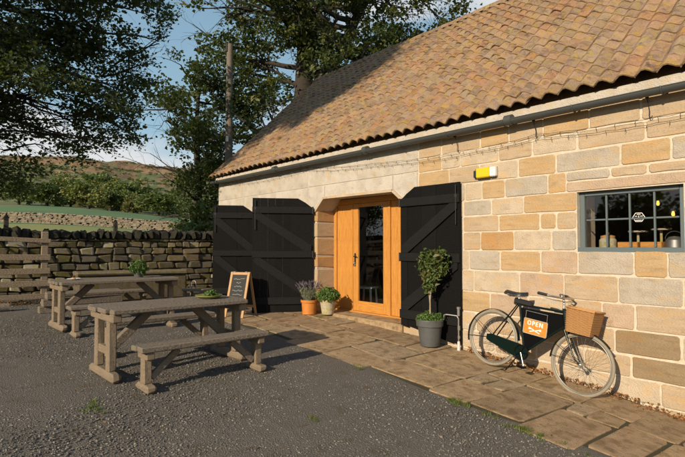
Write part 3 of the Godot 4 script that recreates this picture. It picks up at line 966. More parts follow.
func barn_doors() -> void:
	leaf("barn_door", Vector3(-5.57, 0, 0.065), 0.0, 1.16, 1.0, 0.35, 0.17, 2.53, "black plank door leaf folded flat against the coursed stone")
	leaf("barn_door", Vector3(-7.95, 0, 0.06), deg_to_rad(58), 1.18, -1.0, 0.36, 0.24, 2.54, "black plank door leaf standing open left of the entrance")
	leaf("barn_door", Vector3(-10.2, 0, 0.06), deg_to_rad(58), 0.95, -1.0, 0.40, 0.34, 2.54, "farthest black plank door leaf beside the dry stone wall")
	# dark plank door closing the far opening
	var fd := MB.new()
	for k in 7: fd.cbox(Vector3(-10.15 + 0.143 * (k + 0.5), 1.4, -0.32), Vector3(0.137, 2.2, 0.03), 0.004)
	put("inner_door", fd, M.black2_y, barn_node)
	# entrance screen: varnished panels, glazed door
	var z := -0.45
	var fr := Node3D.new()
	fr.name = "entrance_screen"
	barn_node.add_child(fr)
	tag(fr, "orange varnished timber entrance screen with a glazed door")
	var P := func(nm: String, xa: float, xb: float, ya: float, yb: float, zo: float, th: float, mt: Material) -> void:
		var m := MB.new()
		m.cbox(Vector3((xa + xb) / 2, (ya + yb) / 2, z + zo - th / 2), Vector3(xb - xa, yb - ya, th), 0.004)
		put(nm, m, mt, fr)
	P.call("frame_post", -7.885, -7.80, 0.33, 2.50, 0.03, 0.08, M.varnish_y)
	P.call("frame_post", -5.70, -5.61, 0.33, 2.36, 0.03, 0.08, M.varnish_y)
	P.call("frame_head", -7.80, -5.70, 2.42, 2.52, 0.03, 0.08, M.varnish_x)
	var x := -7.798
	for k in 3:
		P.call("panel_board", x, x + 0.146, 0.36, 2.418, 0.0, 0.03, M.varnish_y)
		x += 0.148
	P.call("frame_post", -7.352, -7.30, 0.33, 2.418, 0.03, 0.08, M.varnish_y)
	P.call("frame_post", -6.345, -6.29, 0.33, 2.418, 0.03, 0.08, M.varnish_y)
	x = -6.288
	for k in 4:
		P.call("panel_board", x, x + 0.145, 0.36, 2.418, 0.0, 0.03, M.varnish_y)
		x += 0.147
	P.call("sill", -7.80, -5.70, 0.33, 0.358, 0.06, 0.12, M.varnish_x)
	var dr := Node3D.new()
	dr.name = "glazed_door"
	barn_node.add_child(dr)
	tag(dr, "tall glazed door in an orange timber frame")
	fr = dr
	P.call("stile", -7.296, -7.155, 0.36, 2.415, 0.02, 0.045, M.varnish_y)
	P.call("stile", -6.475, -6.349, 0.36, 2.415, 0.02, 0.045, M.varnish_y)
	P.call("rail", -7.153, -6.477, 2.345, 2.415, 0.02, 0.045, M.varnish_x)
	P.call("rail", -7.153, -6.477, 0.36, 0.55, 0.02, 0.045, M.varnish_x)
	var g := MB.new()
	g.plain(Vector3(-7.153, 0.55, z - 0.008), Vector3(-6.477, 2.345, z - 0.002))
	put("pane", g, M.glass, dr)
	var h := MB.new()
	h.cbox(Vector3(-7.235, 1.36, z + 0.026), Vector3(0.045, 0.20, 0.008), 0.003)
	h.tube([Vector3(-7.235, 1.40, z + 0.03), Vector3(-7.235, 1.40, z + 0.065), Vector3(-7.15, 1.40, z + 0.07)], 0.010, 8)
	put("handle", h, M.iron, dr)
	var pk := MB.new()
	pk.cbox(Vector3(-7.235, 1.24, z + 0.045), Vector3(0.045, 0.05, 0.02), 0.006)
	pk.torus(Vector3(-7.235, 1.275, z + 0.045), Vector3(0, 0, 1), 0.018, 0.004, 16, 6)
	put("padlock", pk, M.steel, dr)
	# white stool inside, seen through the glass
	var t := thing("wooden_stool", Vector3(-7.46, 0.30, -0.95), 0.3, "white stool standing inside behind the glazed door", "stool")
	var s := MB.new()
	s.cbox(Vector3(0, 0.46, 0), Vector3(0.36, 0.04, 0.3), 0.01)
	put("seat", s, M.white, t)
	for k in 4:
		var l := MB.new()
		var sx := -0.14 if k & 1 else 0.14; var sz := -0.11 if k & 2 else 0.11
		l.bar(Vector3(sx * 1.15, 0.0, sz * 1.15), Vector3(sx, 0.44, sz), 0.035, 0.035)
		put("leg", l, M.white, t)

func barn_window() -> void:
	var w := Node3D.new()
	w.name = "window"
	barn_node.add_child(w)
	tag(w, "wide eight pane window in a blue grey frame")
	var z := -0.10
	var xa := -2.757; var xb := -1.663; var ya := 1.535; var yb := 2.24
	var P := func(nm: String, x0: float, x1: float, y0: float, y1: float, zo: float, th: float) -> void:
		var m := MB.new()
		m.cbox(Vector3((x0 + x1) / 2, (y0 + y1) / 2, z + zo - th / 2), Vector3(x1 - x0, y1 - y0, th), 0.005)
		put(nm, m, M.frame_blue, w)
	P.call("frame_side", xa, xa + 0.055, ya, yb, 0.02, 0.07)
	P.call("frame_side", xb - 0.055, xb, ya, yb, 0.02, 0.07)
	P.call("frame_head", xa + 0.056, xb - 0.056, yb - 0.045, yb, 0.02, 0.07)
	P.call("frame_sill", xa - 0.01, xb + 0.01, ya - 0.012, ya + 0.05, 0.085, 0.13)
	var px := [xa + 0.055, xa + 0.055 + 0.2425, xa + 0.055 + 0.492, xa + 0.055 + 0.7415, xb - 0.055]
	for k in [1, 2, 3]: P.call("glazing_bar", px[k] - 0.010, px[k] + 0.010, ya + 0.051, yb - 0.046, 0.008, 0.03)
	for k in 4:
		P.call("glazing_bar", px[k] + 0.011, px[k + 1] - 0.011, 1.898, 1.918, 0.006, 0.026)
	for k in 4:
		for j in 2:
			var g := MB.new()
			var y0 := 1.918 if j else ya + 0.05; var y1 := yb - 0.045 if j else 1.898
			g.plain(Vector3(px[k] + (0.01 if k else 0.0), y0, z - 0.012), Vector3(px[k + 1] - (0.01 if k < 3 else 0.0), y1, z - 0.008))
			put("pane", g, M.glass, w)
	# emblem drawn in white on the glass
	var e := MB.new()
	var ec := Vector3(-2.12, 1.92, z - 0.005)
	for k in 6:
		var a0 := TAU * k / 6.0; var a1 := TAU * (k + 1) / 6.0
		e.bar(ec + Vector3(cos(a0) * 0.062, sin(a0) * 0.055, 0), ec + Vector3(cos(a1) * 0.062, sin(a1) * 0.055, 0), 0.006, 0.003, 0.0005)
	for q in [[-0.04, 0.012, -0.015, 0.012], [0.0, 0.02, 0.0, -0.01], [0.015, 0.012, 0.042, 0.012], [-0.045, -0.018, 0.045, -0.018], [-0.02, 0.033, 0.02, 0.033], [-0.03, -0.034, 0.03, -0.034]]:
		e.bar(ec + Vector3(q[0], q[1], 0), ec + Vector3(q[2], q[3], 0), 0.006, 0.003, 0.0005)
	put("emblem", e, M.white, w)
	# sill stone inside
	var sl := MB.new()
	sl.plain(Vector3(-2.74, 1.50, -0.62), Vector3(-1.68, 1.555, -0.15))
	put("inner_sill", sl, M.pine, w)
	var sy := 1.556
	# lidded stoneware jar
	var j := thing("stoneware_jar", Vector3(-2.53, sy, -0.3), 0.0, "cream stoneware jar with a brown lid behind the leftmost pane", "jar")
	var a := MB.new()
	a.lathe([Vector2(0, 0), Vector2(0.085, 0), Vector2(0.095, 0.02), Vector2(0.095, 0.11), Vector2(0.075, 0.14), Vector2(0, 0.14)], 20)
	put("body", a, M.stone_pot, j)
	a = MB.new()
	a.lathe([Vector2(0, 0.141), Vector2(0.08, 0.141), Vector2(0.08, 0.165), Vector2(0.02, 0.18), Vector2(0.02, 0.205), Vector2(0, 0.21)], 20)
	put("lid", a, M.wicker, j)
	# two low wooden trays with cake stands behind them
	for k in 2:
		var t := thing("wooden_tray", Vector3([-2.27, -2.03][k], sy, -0.24), 0.0, ["left one of the two orange wooden trays on the window sill", "right one of the two orange wooden trays on the window sill"][k], "tray", "trays behind the window")
		var m := MB.new()
		m.cbox(Vector3(0, 0.045, 0.06), Vector3(0.21, 0.09, 0.015), 0.004)
		put("front_board", m, M.varnish_x, t)
		m = MB.new()
		m.cbox(Vector3(0, 0.045, -0.06), Vector3(0.21, 0.09, 0.015), 0.004)
		put("back_board", m, M.varnish_x, t)
		for s in [-1, 1]:
			m = MB.new()
			m.cbox(Vector3(s * 0.098, 0.045, 0), Vector3(0.014, 0.09, 0.105), 0.003)
			put("end_board", m, M.varnish_x, t)
		m = MB.new()
		m.cbox(Vector3(0, 0.01, 0), Vector3(0.18, 0.014, 0.10), 0.003)
		put("base_board", m, M.pine, t)
		var c := thing("cake_stand", Vector3([-2.24, -2.0][k], sy, -0.42), 0.0, ["cake stand on a thin stem behind the left wooden tray", "cake stand on a thin stem behind the right wooden tray"][k], "cake stand", "cake stands behind the window")
		m = MB.new()
		m.lathe([Vector2(0, 0), Vector2(0.06, 0), Vector2(0.055, 0.01), Vector2(0.014, 0.02), Vector2(0.014, 0.20 + 0.02 * k), Vector2(0, 0.20 + 0.02 * k)], 16)
		put("stem", m, M.stone_pot, c)
		m = MB.new()
		m.lathe([Vector2(0, 0.20 + 0.02 * k), Vector2(0.10, 0.205 + 0.02 * k), Vector2(0.105, 0.222 + 0.02 * k), Vector2(0, 0.218 + 0.02 * k)], 20)
		put("plate", m, M.stone_pale, c)
	var kt := thing("metal_kettle", Vector3(-1.83, sy, -0.28), 0.4, "round metal kettle with a hoop handle in the window", "kettle")
	a = MB.new()
	a.lathe([Vector2(0, 0), Vector2(0.085, 0), Vector2(0.095, 0.03), Vector2(0.085, 0.11), Vector2(0.05, 0.145), Vector2(0, 0.15)], 22)
	put("body", a, M.galv, kt)
	a = MB.new()
	a.torus(Vector3(0, 0.12, 0), Vector3(0, 0, 1), 0.085, 0.006, 20, 6, PI, TAU)
	put("handle", a, M.iron, kt)
	a = MB.new()
	a.tube([Vector3(0.08, 0.05, 0), Vector3(0.125, 0.09, 0), Vector3(0.14, 0.13, 0)], [0.02, 0.014, 0.011], 8)
	put("spout", a, M.galv, kt)
	# two glowing pendant bulbs
	for k in 2:
		var p: Vector3 = [Vector3(-2.40, 2.18, -1.6), Vector3(-2.18, 2.02, -1.45)][k]
		var lm := thing("pendant_lamp", p, 0.0, ["upper of two glowing pendant bulbs behind the window", "lower of two glowing pendant bulbs behind the window"][k], "lamp", "pendant lamps inside")
		var m := MB.new()
		m.lathe([Vector2(0, -0.035), Vector2(0.014, -0.03), Vector2(0.02, -0.01), Vector2(0.014, 0.02), Vector2(0.012, 0.03)], 14)
		put("bulb", m, M.glow, lm)
		m = MB.new()
		m.tube([Vector3(0, 0.03, 0), Vector3(0, 0.06, 0)], 0.016, 8)
		m.tube([Vector3(0, 0.06, 0), Vector3(0, 2.9 - p.y, 0)], 0.003, 5)
		put("cord", m, M.iron, lm)
		var ol := OmniLight3D.new()
		ol.name = "lamp_light"
		lm.add_child(ol)
		ol.light_color = Color(1.0, 0.65, 0.3)
		ol.light_energy = 0.03
		ol.light_size = 0.03
		ol.omni_range = 8.0
		ol.shadow_enabled = true

# ---------------------------------------------------------------- walls of the field
func boundary_walls() -> void:
	var r := R(61)
	var w := thing("dry_stone_wall", Vector3(-12.55, 0, 0.0), 0.0, "mossy dry stone wall running out from the barn corner", "wall")
	# local: runs along +z, slightly turned away; face towards +x
	w.rotation.y = deg_to_rad(-8)
	var top := 1.92
	var core := MB.new()
	core.plain(Vector3(-0.45, 0.0, -0.3), Vector3(-0.09, top - 0.16, 6.7))
	put("fill", core, M.earth, w)
	var protos := []
	for k in 8:
		var m := MB.new()
		m.cbox(Vector3.ZERO, Vector3.ONE, 0.13, Basis.IDENTITY, r, 0.13)
		protos.append(m)
	var variants := []
	for k in 8:
		for q in 5: variants.append(protos[k].mesh(M["dry%d" % q]))
	var y := 0.25
	while y < top - 0.2:
		var h := r.randf_range(0.13, 0.21)
		if y + h > top - 0.15: h = top - 0.15 - y
		var z := -0.25 - r.randf() * 0.2
		while z < 6.5:
			var l := r.randf_range(0.16, 0.44)
			var o := obj("wall_stone", variants[r.randi_range(0, 7) * 5 + [0, 0, 1, 2, 2, 3, 3, 4][r.randi_range(0, 7)]], w)
			o.transform = Transform3D(Basis(Vector3.RIGHT, r.randf_range(-0.06, 0.06)) * Basis.from_scale(Vector3(0.32, h * r.randf_range(0.75, 1.04), l * 0.98)), Vector3(-0.16 + r.randf_range(-0.03, 0.04), y + h / 2.0, z + l / 2.0))
			z += l
		y += h
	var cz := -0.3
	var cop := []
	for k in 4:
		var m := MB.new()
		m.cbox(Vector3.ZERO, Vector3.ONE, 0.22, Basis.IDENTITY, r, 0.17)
		cop.append(m.mesh(M.coping_shade))
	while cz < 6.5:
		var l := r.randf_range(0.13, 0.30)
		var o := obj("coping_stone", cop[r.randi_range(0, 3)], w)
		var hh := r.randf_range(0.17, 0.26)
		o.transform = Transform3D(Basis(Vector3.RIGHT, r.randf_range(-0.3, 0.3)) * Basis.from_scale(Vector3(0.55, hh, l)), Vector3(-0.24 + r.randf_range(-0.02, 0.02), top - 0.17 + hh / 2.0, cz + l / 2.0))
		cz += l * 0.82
	# far wall across the slope
	var fwl := thing("field_wall", Vector3.ZERO, 0.0, "long pale dry stone wall crossing the field below the pasture", "wall")
	var s0 := MB.new(); var s1 := MB.new(); var fc := MB.new()
	s0.cbox(Vector3.ZERO, Vector3.ONE, 0.2, Basis.IDENTITY, r, 0.1)
	s1.cbox(Vector3.ZERO, Vector3.ONE, 0.2, Basis.IDENTITY, r, 0.1)
	var xa := []; var xb := []
	var px := -160.0
	while px < 420.0:
		var p := at_px(px, 59.0)
		var q := at_px(px + 8.0, 59.0)
		var d := (q - p).normalized()
		var bs := Basis(d, Vector3.UP, d.cross(Vector3.UP).normalized())
		fc.cbox((p + q) / 2.0 + Vector3(0, 0.45, 0), Vector3((q - p).length() * 1.02, 1.5, 0.3), 0.02, bs)
		var t := 0.0
		var L := (q - p).length()
		while t < L:
			for k in 7:
				var ln := r.randf_range(0.25, 0.6)
				var o: Vector3 = p + d * (t + r.randf_range(-0.2, 0.2)) + Vector3(0, 0.1 + k * 0.18, 0) - FW * r.randf_range(0.14, 0.24)
				if k == 6: o += Vector3(0, r.randf_range(-0.03, 0.06), 0) + FW * 0.15
				var xf := Transform3D(bs * Basis.from_scale(Vector3(ln, r.randf_range(0.15, 0.21), 0.32 if k < 6 else 0.5)), o)
				if r.randf() < 0.6: xa.append(xf)
				else: xb.append(xf)
			t += 0.38
		px += 8.0
	put("fill", fc, M.earth, fwl)
	tag(multi("pale_stonework", s0.mesh(M.far_stone), xa, fwl), "", "", "", "stuff")
	tag(multi("brown_stonework", s1.mesh(M.far_stone2), xb, fwl), "", "", "", "stuff")
	# wooden fence in front of the wall, left
	var f := thing("rail_fence", Vector3(-12.08, ground(-12.08, 4.0), 4.0), deg_to_rad(-4), "weathered post and rail fence in front of the mossy wall", "fence")
	for q in [[0.0, 1.5], [2.1, 1.5]]:
		var m := MB.new()
		m.cbox(Vector3(0, q[1] / 2.0 - 0.05, q[0]), Vector3(0.12, q[1] + 0.1, 0.13), 0.012, Basis.IDENTITY, r, 0.006)
		put("post", m, M.weathered2_y, f)
	for q in [[1.33, 0.09, 1.30, 1.42], [0.96, 0.12, 0.0, 0.0], [0.68, 0.12, 0.0, 0.0], [0.42, 0.12, 0.0, 0.0], [0.16, 0.11, 0.0, 0.0]]:
		var m := MB.new()
		var y0: float = q[0]; var y1: float = q[0] + r.randf_range(-0.03, 0.03)
		if q[2] > 0: y0 = q[2]; y1 = q[3]
		m.bar(Vector3(0.085, y0, -0.10), Vector3(0.085, y1, 2.35), q[1], 0.035, 0.006)
		put("rail", m, M.weathered2_z, f)
	var rr := MB.new()
	rr.bar(Vector3(0.085, 0.40, -0.12), Vector3(0.06, 0.36, -0.75), 0.09, 0.035, 0.006)
	put("rail", rr, M.weathered_z, f)
	# two stakes just behind the wall
	for k in 2:
		var p := Vector3([-13.35, -12.98][k], 0.3, [4.55, 2.35][k])
		var t := thing("fence_stake", p, 0.0, ["dark wooden stake rising behind the wall above the rail fence", "short dark stake rising behind the middle of the mossy wall"][k], "stake", "stakes behind the wall")
		var m := MB.new()
		m.cbox(Vector3(0, 0.95, 0), Vector3(0.09, [2.0, 1.86][k], 0.09), 0.01)
		put("shaft", m, M.bark, t)
		m = MB.new()
		var yy: float = 0.95 + [1.0, 0.93][k]
		m.lathe([Vector2(0.05, yy), Vector2(0.012, yy + 0.07), Vector2(0, yy + 0.075)], 6)
		put("tip", m, M.bark, t)
	# stacked sleepers and a kerb log
	for k in 3:
		var m := MB.new()
		m.cbox(Vector3.ZERO, Vector3(0.22, 0.13, 1.5 - 0.1 * k), 0.012, Basis.IDENTITY, r, 0.006)
		var o := put("timber_sleeper", m, M.weathered_z, self, Vector3(-10.75 + 0.03 * k, ground(-10.7, 3.6) + 0.06 + 0.133 * k, 3.55))
		o.rotation.y = -0.05 + 0.03 * k
		tag(o, ["bottom grey sleeper of the stack behind the far table", "middle grey sleeper of the stack behind the far table", "top grey sleeper of the stack behind the far table"][k], "timber", "stacked sleepers")
	var lg := MB.new()
	lg.tube([Vector3(0, 0.07, -1.0), Vector3(0.03, 0.075, 0), Vector3(-0.02, 0.07, 1.6)], [0.085, 0.09, 0.08], 10)
	tag(put("log", lg, M.weathered_z, self, Vector3(-11.3, ground(-11.3, 5.6), 5.7)), "grey log edging the yard below the rail fence", "log")
	# stone trough at the foot of the wall
	var tr := thing("stone_trough", Vector3(-11.6, ground(-11.6, 2.3), 2.35), deg_to_rad(-6), "long rough stone trough at the foot of the mossy wall", "trough")
	var tb := MB.new()
	tb.cbox(Vector3(0, 0.30, 0), Vector3(0.52, 0.60, 2.3), 0.06, Basis.IDENTITY, r, 0.04)
	put("basin", tb, M.dry0, tr)
	for q in [[Vector3(0.22, 0.62, 0), Vector3(0.12, 0.10, 2.3)], [Vector3(-0.22, 0.62, 0), Vector3(0.12, 0.10, 2.3)], [Vector3(0, 0.62, 1.09), Vector3(0.32, 0.10, 0.12)], [Vector3(0, 0.62, -1.09), Vector3(0.32, 0.10, 0.12)]]:
		var m := MB.new()
		m.cbox(q[0], q[1], 0.025, Basis.IDENTITY, r, 0.012)
		put("rim", m, M.dry1, tr)

# ---------------------------------------------------------------- trees
var LM := {}
func spray(sd: int, n: int, spread: float, lw: float, ll: float, flat: float, mt: Material) -> ArrayMesh:
	var r := R(sd)
	var m := MB.new()
	for k in n:
		var p := Vector3(r.randfn(), r.randfn() * flat, r.randfn()) * spread * 0.6
		var b := Basis(Vector3.UP, r.randf() * TAU) * Basis(Vector3.RIGHT, r.randf_range(-1.0, 1.0)) * Basis(Vector3.BACK, r.randf_range(-0.7, 0.7))
		var s := r.randf_range(0.7, 1.2)
		var tip := p + b * Vector3(0, -0.02, ll) * s; var l := p + b * Vector3(-lw / 2, 0.02, ll * 0.45) * s; var q := p + b * Vector3(lw / 2, 0.02, ll * 0.45) * s
		var up := b * Vector3.UP
		m.face(p, l, tip, up)
		m.face(p, tip, q, up)
	return m.mesh(mt)
func leaf_meshes() -> void:
	for k in 3:
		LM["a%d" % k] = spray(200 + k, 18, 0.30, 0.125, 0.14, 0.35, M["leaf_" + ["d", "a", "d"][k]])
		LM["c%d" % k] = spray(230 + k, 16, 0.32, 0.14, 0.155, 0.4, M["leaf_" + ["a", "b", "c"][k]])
		LM["far%d" % k] = spray(260 + k, 14, 0.9, 0.75, 0.8, 0.8, M["far_" + ["a", "b", "c"][k]])
	LM.far3 = spray(264, 14, 0.9, 0.75, 0.8, 0.8, M.olive)
	LM.bay0 = spray(270, 12, 0.055, 0.030, 0.075, 1.0, M.bay)
	LM.bay1 = spray(271, 12, 0.055, 0.030, 0.075, 1.0, M.leaf_c)
	LM.herb = spray(272, 12, 0.035, 0.022, 0.035, 0.8, M.herb)
	LM.lit0 = spray(273, 1, 0.0, 0.045, 0.06, 0.2, M.dead_leaf)
	LM.lit1 = spray(274, 1, 0.0, 0.04, 0.055, 0.2, M.dead_leaf2)
var shaped := false
func in_outline(p: Vector3) -> bool:   # natural edge of the left tree's boughs
	var s := to_px(p)
	if s.z < 1.0 or s.x < -60.0: return true
	if s.x > pl(s.y, [[0, 178], [34, 172], [68, 162], [110, 146], [136, 153], [170, 122]]): return false
	return s.y < pl(s.x, [[0, 206], [40, 190], [56, 160], [100, 161], [125, 150], [150, 140], [165, 120]])
var root_at := Vector3.ZERO
func grow(r: RandomNumberGenerator, tb: MB, tips: Array, p: Vector3, d: Vector3, ln: float, rad: float, depth: int, fan: int, bend: float) -> void:
	var pts := [p]
	var rads := [rad]
	var n := 4
	for k in n:
		d = (d + Vector3(r.randfn(), r.randfn() * 0.7 + bend, r.randfn()) * 0.16).normalized()
		p += d * ln / n
		pts.append(p)
		rads.append(rad * lerp(1.0, 0.45, float(k + 1) / n))
	if depth <= 2 and shaped and not in_outline(root_at + p): return
	tb.tube(pts, rads, 6 if depth > 1 else 4, false)
	if depth == 0:
		tips.append(pts[2]); tips.append(pts[3]); tips.append(pts[4])
		return
	for k in fan:
		var t := (k + 1.0) / fan
		var i := clampi(int(t * n), 1, n)
		var ax := d.cross(Vector3(r.randfn(), r.randfn(), r.randfn()))
		if ax.length() < 0.05: ax = Vector3.UP
		var cd := d.rotated(ax.normalized(), r.randf_range(0.35, 0.95) * (0.6 if k == fan - 1 else 1.0))
		grow(r, tb, tips, pts[i], cd, ln * r.randf_range(0.5, 0.68), rads[i] * 0.62, depth - 1, fan, bend)
func crown(parent: Node3D, base: Vector3, tips: Array, keys: Array, r: RandomNumberGenerator, sc: float, keep: Callable, per := 1) -> void:
	var xs := [[], [], []]
	for t in tips:
		var wp: Vector3 = base + t
		if not keep.call(wp): continue
		for q in per:
			var o := Vector3(r.randfn(), r.randfn(), r.randfn()) * 0.12
			xs[r.randi_range(0, 2)].append(Transform3D(Basis(Vector3.UP, r.randf() * TAU) * Basis(Vector3.RIGHT, r.randf_range(-0.5, 0.5)) * Basis.from_scale(Vector3.ONE * sc * r.randf_range(0.75, 1.25)), t + o))
	for k in 3:
		if xs[k].size() > 0: multi("crown", LM[keys[k]], xs[k], parent)
func to_px(p: Vector3) -> Vector3:
	var q := p - EYE
	var zc := q.dot(FW)
	return Vector3(342.5 + 500.0 * q.dot(RT) / zc, 246.0 - 500.0 * q.y / zc, zc)
func trees() -> void:
	# great tree on the left, its trunk out of the picture, boughs reaching over the wall
	var r := R(401)
	var base := Vector3(-15.2, 0.0, 9.2)
	var t := thing("sycamore_tree", base, 0.0, "dark leafy sycamore boughs hanging over the left of the yard", "tree")
	var tb := MB.new()
	tb.tube([Vector3(0, -1.0, 0), Vector3(0.05, 1.5, 0), Vector3(-0.1, 4, 0.1), Vector3(0.1, 7.5, 0), Vector3(0.2, 11, -0.1)], [0.62, 0.48, 0.42, 0.34, 0.2], 12, false)
	put("trunk", tb, M.bark, t)
	tb = MB.new()
	var tips := []
	root_at = base
	shaped = true
	for q in [[20, 40, 12.0], [60, 20, 13.0], [100, 30, 12.5], [148, 12, 13.0], [60, 70, 12.0], [98, 75, 13.0], [126, 55, 13.0], [20, 100, 12.5], [70, 115, 12.5], [90, 112, 13.5], [34, 136, 12.0], [78, 143, 13.0], [2, 150, 12.0], [-15, 60, 11.0], [-10, 130, 11.5], [130, -20, 13.5], [60, -30, 12.0], [10, -20, 11.0], [8, 172, 12.0], [-25, 180, 11.5]]:
		var tg: Vector3 = EYE + FW * q[2] + RT * (q[0] - 342.5) / 500.0 * q[2]
		tg.y = 1.6 + (246.0 - q[1]) / 500.0 * q[2]
		var st := Vector3(0, clampf(tg.y * 0.75 + 1.0, 3.2, 8.5), 0)
		var dv: Vector3 = tg - base - st
		# a long bough with side shoots along its outer half
		var mid: Vector3 = st + dv * 0.5 + Vector3(r.randf_range(-0.3, 0.3), 0.45 + r.randf_range(-0.2, 0.3), r.randf_range(-0.3, 0.3))
		var pts := [st, st.lerp(mid, 0.5) + Vector3(0, 0.2, 0), mid, mid.lerp(tg - base, 0.5) + Vector3(0, 0.12, 0), tg - base]
		tb.tube(pts, [0.13, 0.10, 0.07, 0.04, 0.008], 6, false)
		for k in [1, 2, 2, 3, 3, 4, 4]:
			var dd := (dv.normalized() + Vector3(r.randfn(), r.randfn() * 0.45, r.randfn()) * 0.75).normalized()
			grow(r, tb, tips, pts[k], dd, r.randf_range(1.2, 2.0), 0.028, 2, 4, -0.10)
	# the crown above, out of the picture, that shades the far end of the roof
	for k in 16:
		var tg := Vector3(r.randf_range(-10.2, -6.0), r.randf_range(9.6, 12.2), r.randf_range(8.2, 10.4)) - base
		var st := Vector3(0, clampf(tg.y - 2.5, 6.5, 9.0), 0)
		var pts := [st, st.lerp(tg, 0.35) + Vector3(0, 0.4, 0), st.lerp(tg, 0.7) + Vector3(0, 0.3, 0), tg]
		tb.tube(pts, [0.14, 0.11, 0.07, 0.03], 6, false)
		for q in [1, 2, 2, 3, 3, 3]:
			var dd := ((tg - st).normalized() + Vector3(r.randfn(), r.randfn() * 0.6, r.randfn()) * 0.8).normalized()
			grow(r, tb, tips, pts[q], dd, r.randf_range(1.3, 2.0), 0.03, 2, 4, 0.0)
	shaped = false
	put("branch", tb, M.bark, t)
	var gap := FastNoiseLite.new()
	gap.seed = 9
	gap.frequency = 0.45
	gap.fractal_octaves = 2
	var keep := func(p: Vector3) -> bool:
		var d := p.z / 0.97
		var hx := p.x - 0.24 * d; var hy := p.y - 0.42 * d   # where its shadow meets the barn front
		if hx > -12.3 and hy < 3.6: return false
		var d2 := (p.z + 3.46) / 0.97                        # and the ridge
		if hx > -12.6:
			var slope := (p.z + 1.6) / 0.97
			var sx := p.x - 0.24 * slope; var sy := p.y - 0.42 * slope
			if sx > -8.4 - (6.8 - clampf(sy, 3.4, 6.8)) * 0.75: return false
		var s := to_px(p)
		if s.z < 1.0 or s.x < -60.0: return true
		if gap.get_noise_3dv(p * Vector3(0.8, 2.0, 0.8)) < -0.04 or r.randf() < 0.10: return false
		if s.x > pl(s.y, [[0, 176], [34, 168], [68, 157], [110, 140], [136, 150], [170, 120]]): return false
		if s.y > pl(s.x, [[0, 203], [40, 186], [56, 157], [100, 159], [125, 148], [150, 138], [165, 118]]): return false
		if s.x > 95.0 and s.x < 128.0 and s.y > 116.0 and s.y < 138.0 and r.randf() < 0.7: return false
		return true
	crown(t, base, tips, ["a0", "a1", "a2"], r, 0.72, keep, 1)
	# big tree behind the barn
	r = R(402)
	base = EYE + FW * 22.0 + RT * -1.7
	base.y = 1.5
	t = thing("sycamore_tree", base, 0.0, "tall leafy sycamore with a forked trunk behind the barn roof", "tree")
	tb = MB.new()
	tb.tube([Vector3(0, -1, 0), Vector3(0.1, 3, 0), Vector3(0, 6, 0.1), Vector3(0.15, 9.5, 0), Vector3(-0.1, 14, 0.1), Vector3(0, 17, 0)], [0.6, 0.46, 0.42, 0.36, 0.2, 0.08], 12, false)
	put("trunk", tb, M.bark, t)
	tb = MB.new()
	tips = []
	var fork := [Vector3(0, 6.5, 0), RT * 1.6 + Vector3(0, 8.6, 0), RT * 3.0 + Vector3(0, 11.5, 0.2), RT * 3.6 + Vector3(0, 14.5, 0.2)]
	tb.tube(fork, [0.3, 0.24, 0.18, 0.08], 8, false)
	for k in 46:
		var h := 3.2 + 13.0 * k / 46.0
		var a := k * 2.4 + r.randf_range(-0.3, 0.3)
		var reach := 3.6 * sqrt(max(0.1, 1.0 - pow((h - 7.5) / 10.5, 2.0)))
		var dd := (RT * cos(a) * 1.25 + FW * sin(a) + Vector3(0, r.randf_range(-0.05, 0.45), 0)).normalized()
		var st: Vector3 = Vector3(0, h, 0) if k % 3 else fork[1].lerp(fork[3], k / 46.0)
		grow(r, tb, tips, st, dd, reach * r.randf_range(0.8, 1.1), 0.13, 3, 4, 0.02)
	put("branch", tb, M.bark, t)
	crown(t, base, tips, ["c0", "c1", "c2"], r, 1.05, func(p: Vector3) -> bool:
		var s := to_px(p)
		if s.x < 232.0 - max(0.0, 60.0 - s.y) * 0.9 and s.y < 75.0 and s.x < 190.0: return false
		if s.x < 170.0 or gap.get_noise_3dv(p * Vector3(0.7, 1.6, 0.7)) < -0.04 or r.randf() < 0.15: return false
		return s.x < 492.0, 1)
	# smaller tree beside it, nearer the pole
	r = R(403)
	base = EYE + FW * 21.0 + RT * -6.1
	base.y = 1.9
	t = thing("young_sycamore", base, 0.0, "smaller dark sycamore left of the telegraph pole", "tree")
	tb = MB.new()
	tb.tube([Vector3(0, -1, 0), Vector3(0.05, 2, 0), Vector3(0, 4.5, 0.1), Vector3(0.1, 7.0, 0)], [0.2, 0.16, 0.11, 0.04], 10, false)
	put("trunk", tb, M.bark, t)
	tb = MB.new()
	tips = []
	for k in 17:
		var h := 0.5 + 6.0 * k / 17.0
		var a := k * 2.4
		grow(r, tb, tips, Vector3(0, h, 0), Vector3(cos(a), 0.25, sin(a)).normalized(), 1.9 * sqrt(1.0 - pow((h - 4.2) / 4.4, 2.0)) + 0.2, 0.06, 3, 3, 0.0)
	put("branch", tb, M.bark, t)
	crown(t, base, tips, ["c0", "a1", "a2"], r, 1.0, func(p: Vector3) -> bool: return to_px(p).x > pl(to_px(p).y, [[60, 170], [75, 152], [100, 155], [108, 176], [200, 180]]), 1)
	# telegraph pole
	var pp := EYE + FW * 18.0 + RT * -4.12
	pp.y = 0.8
	var pn := thing("telegraph_pole", pp, 0.0, "bare wooden telegraph pole rising behind the barn's far corner", "pole")
	var pm := MB.new()
	pm.tube([Vector3(0, -0.5, 0), Vector3(0, 4, 0), Vector3(0.02, 8.15, 0)], [0.15, 0.135, 0.11], 12)
	put("shaft", pm, M.pole, pn)
	pm = MB.new()
	pm.cbox(Vector3(0.02, 8.0, 0.1), Vector3(0.08, 0.3, 0.1), 0.01)
	put("bracket", pm, M.iron, pn)
	pm = MB.new()
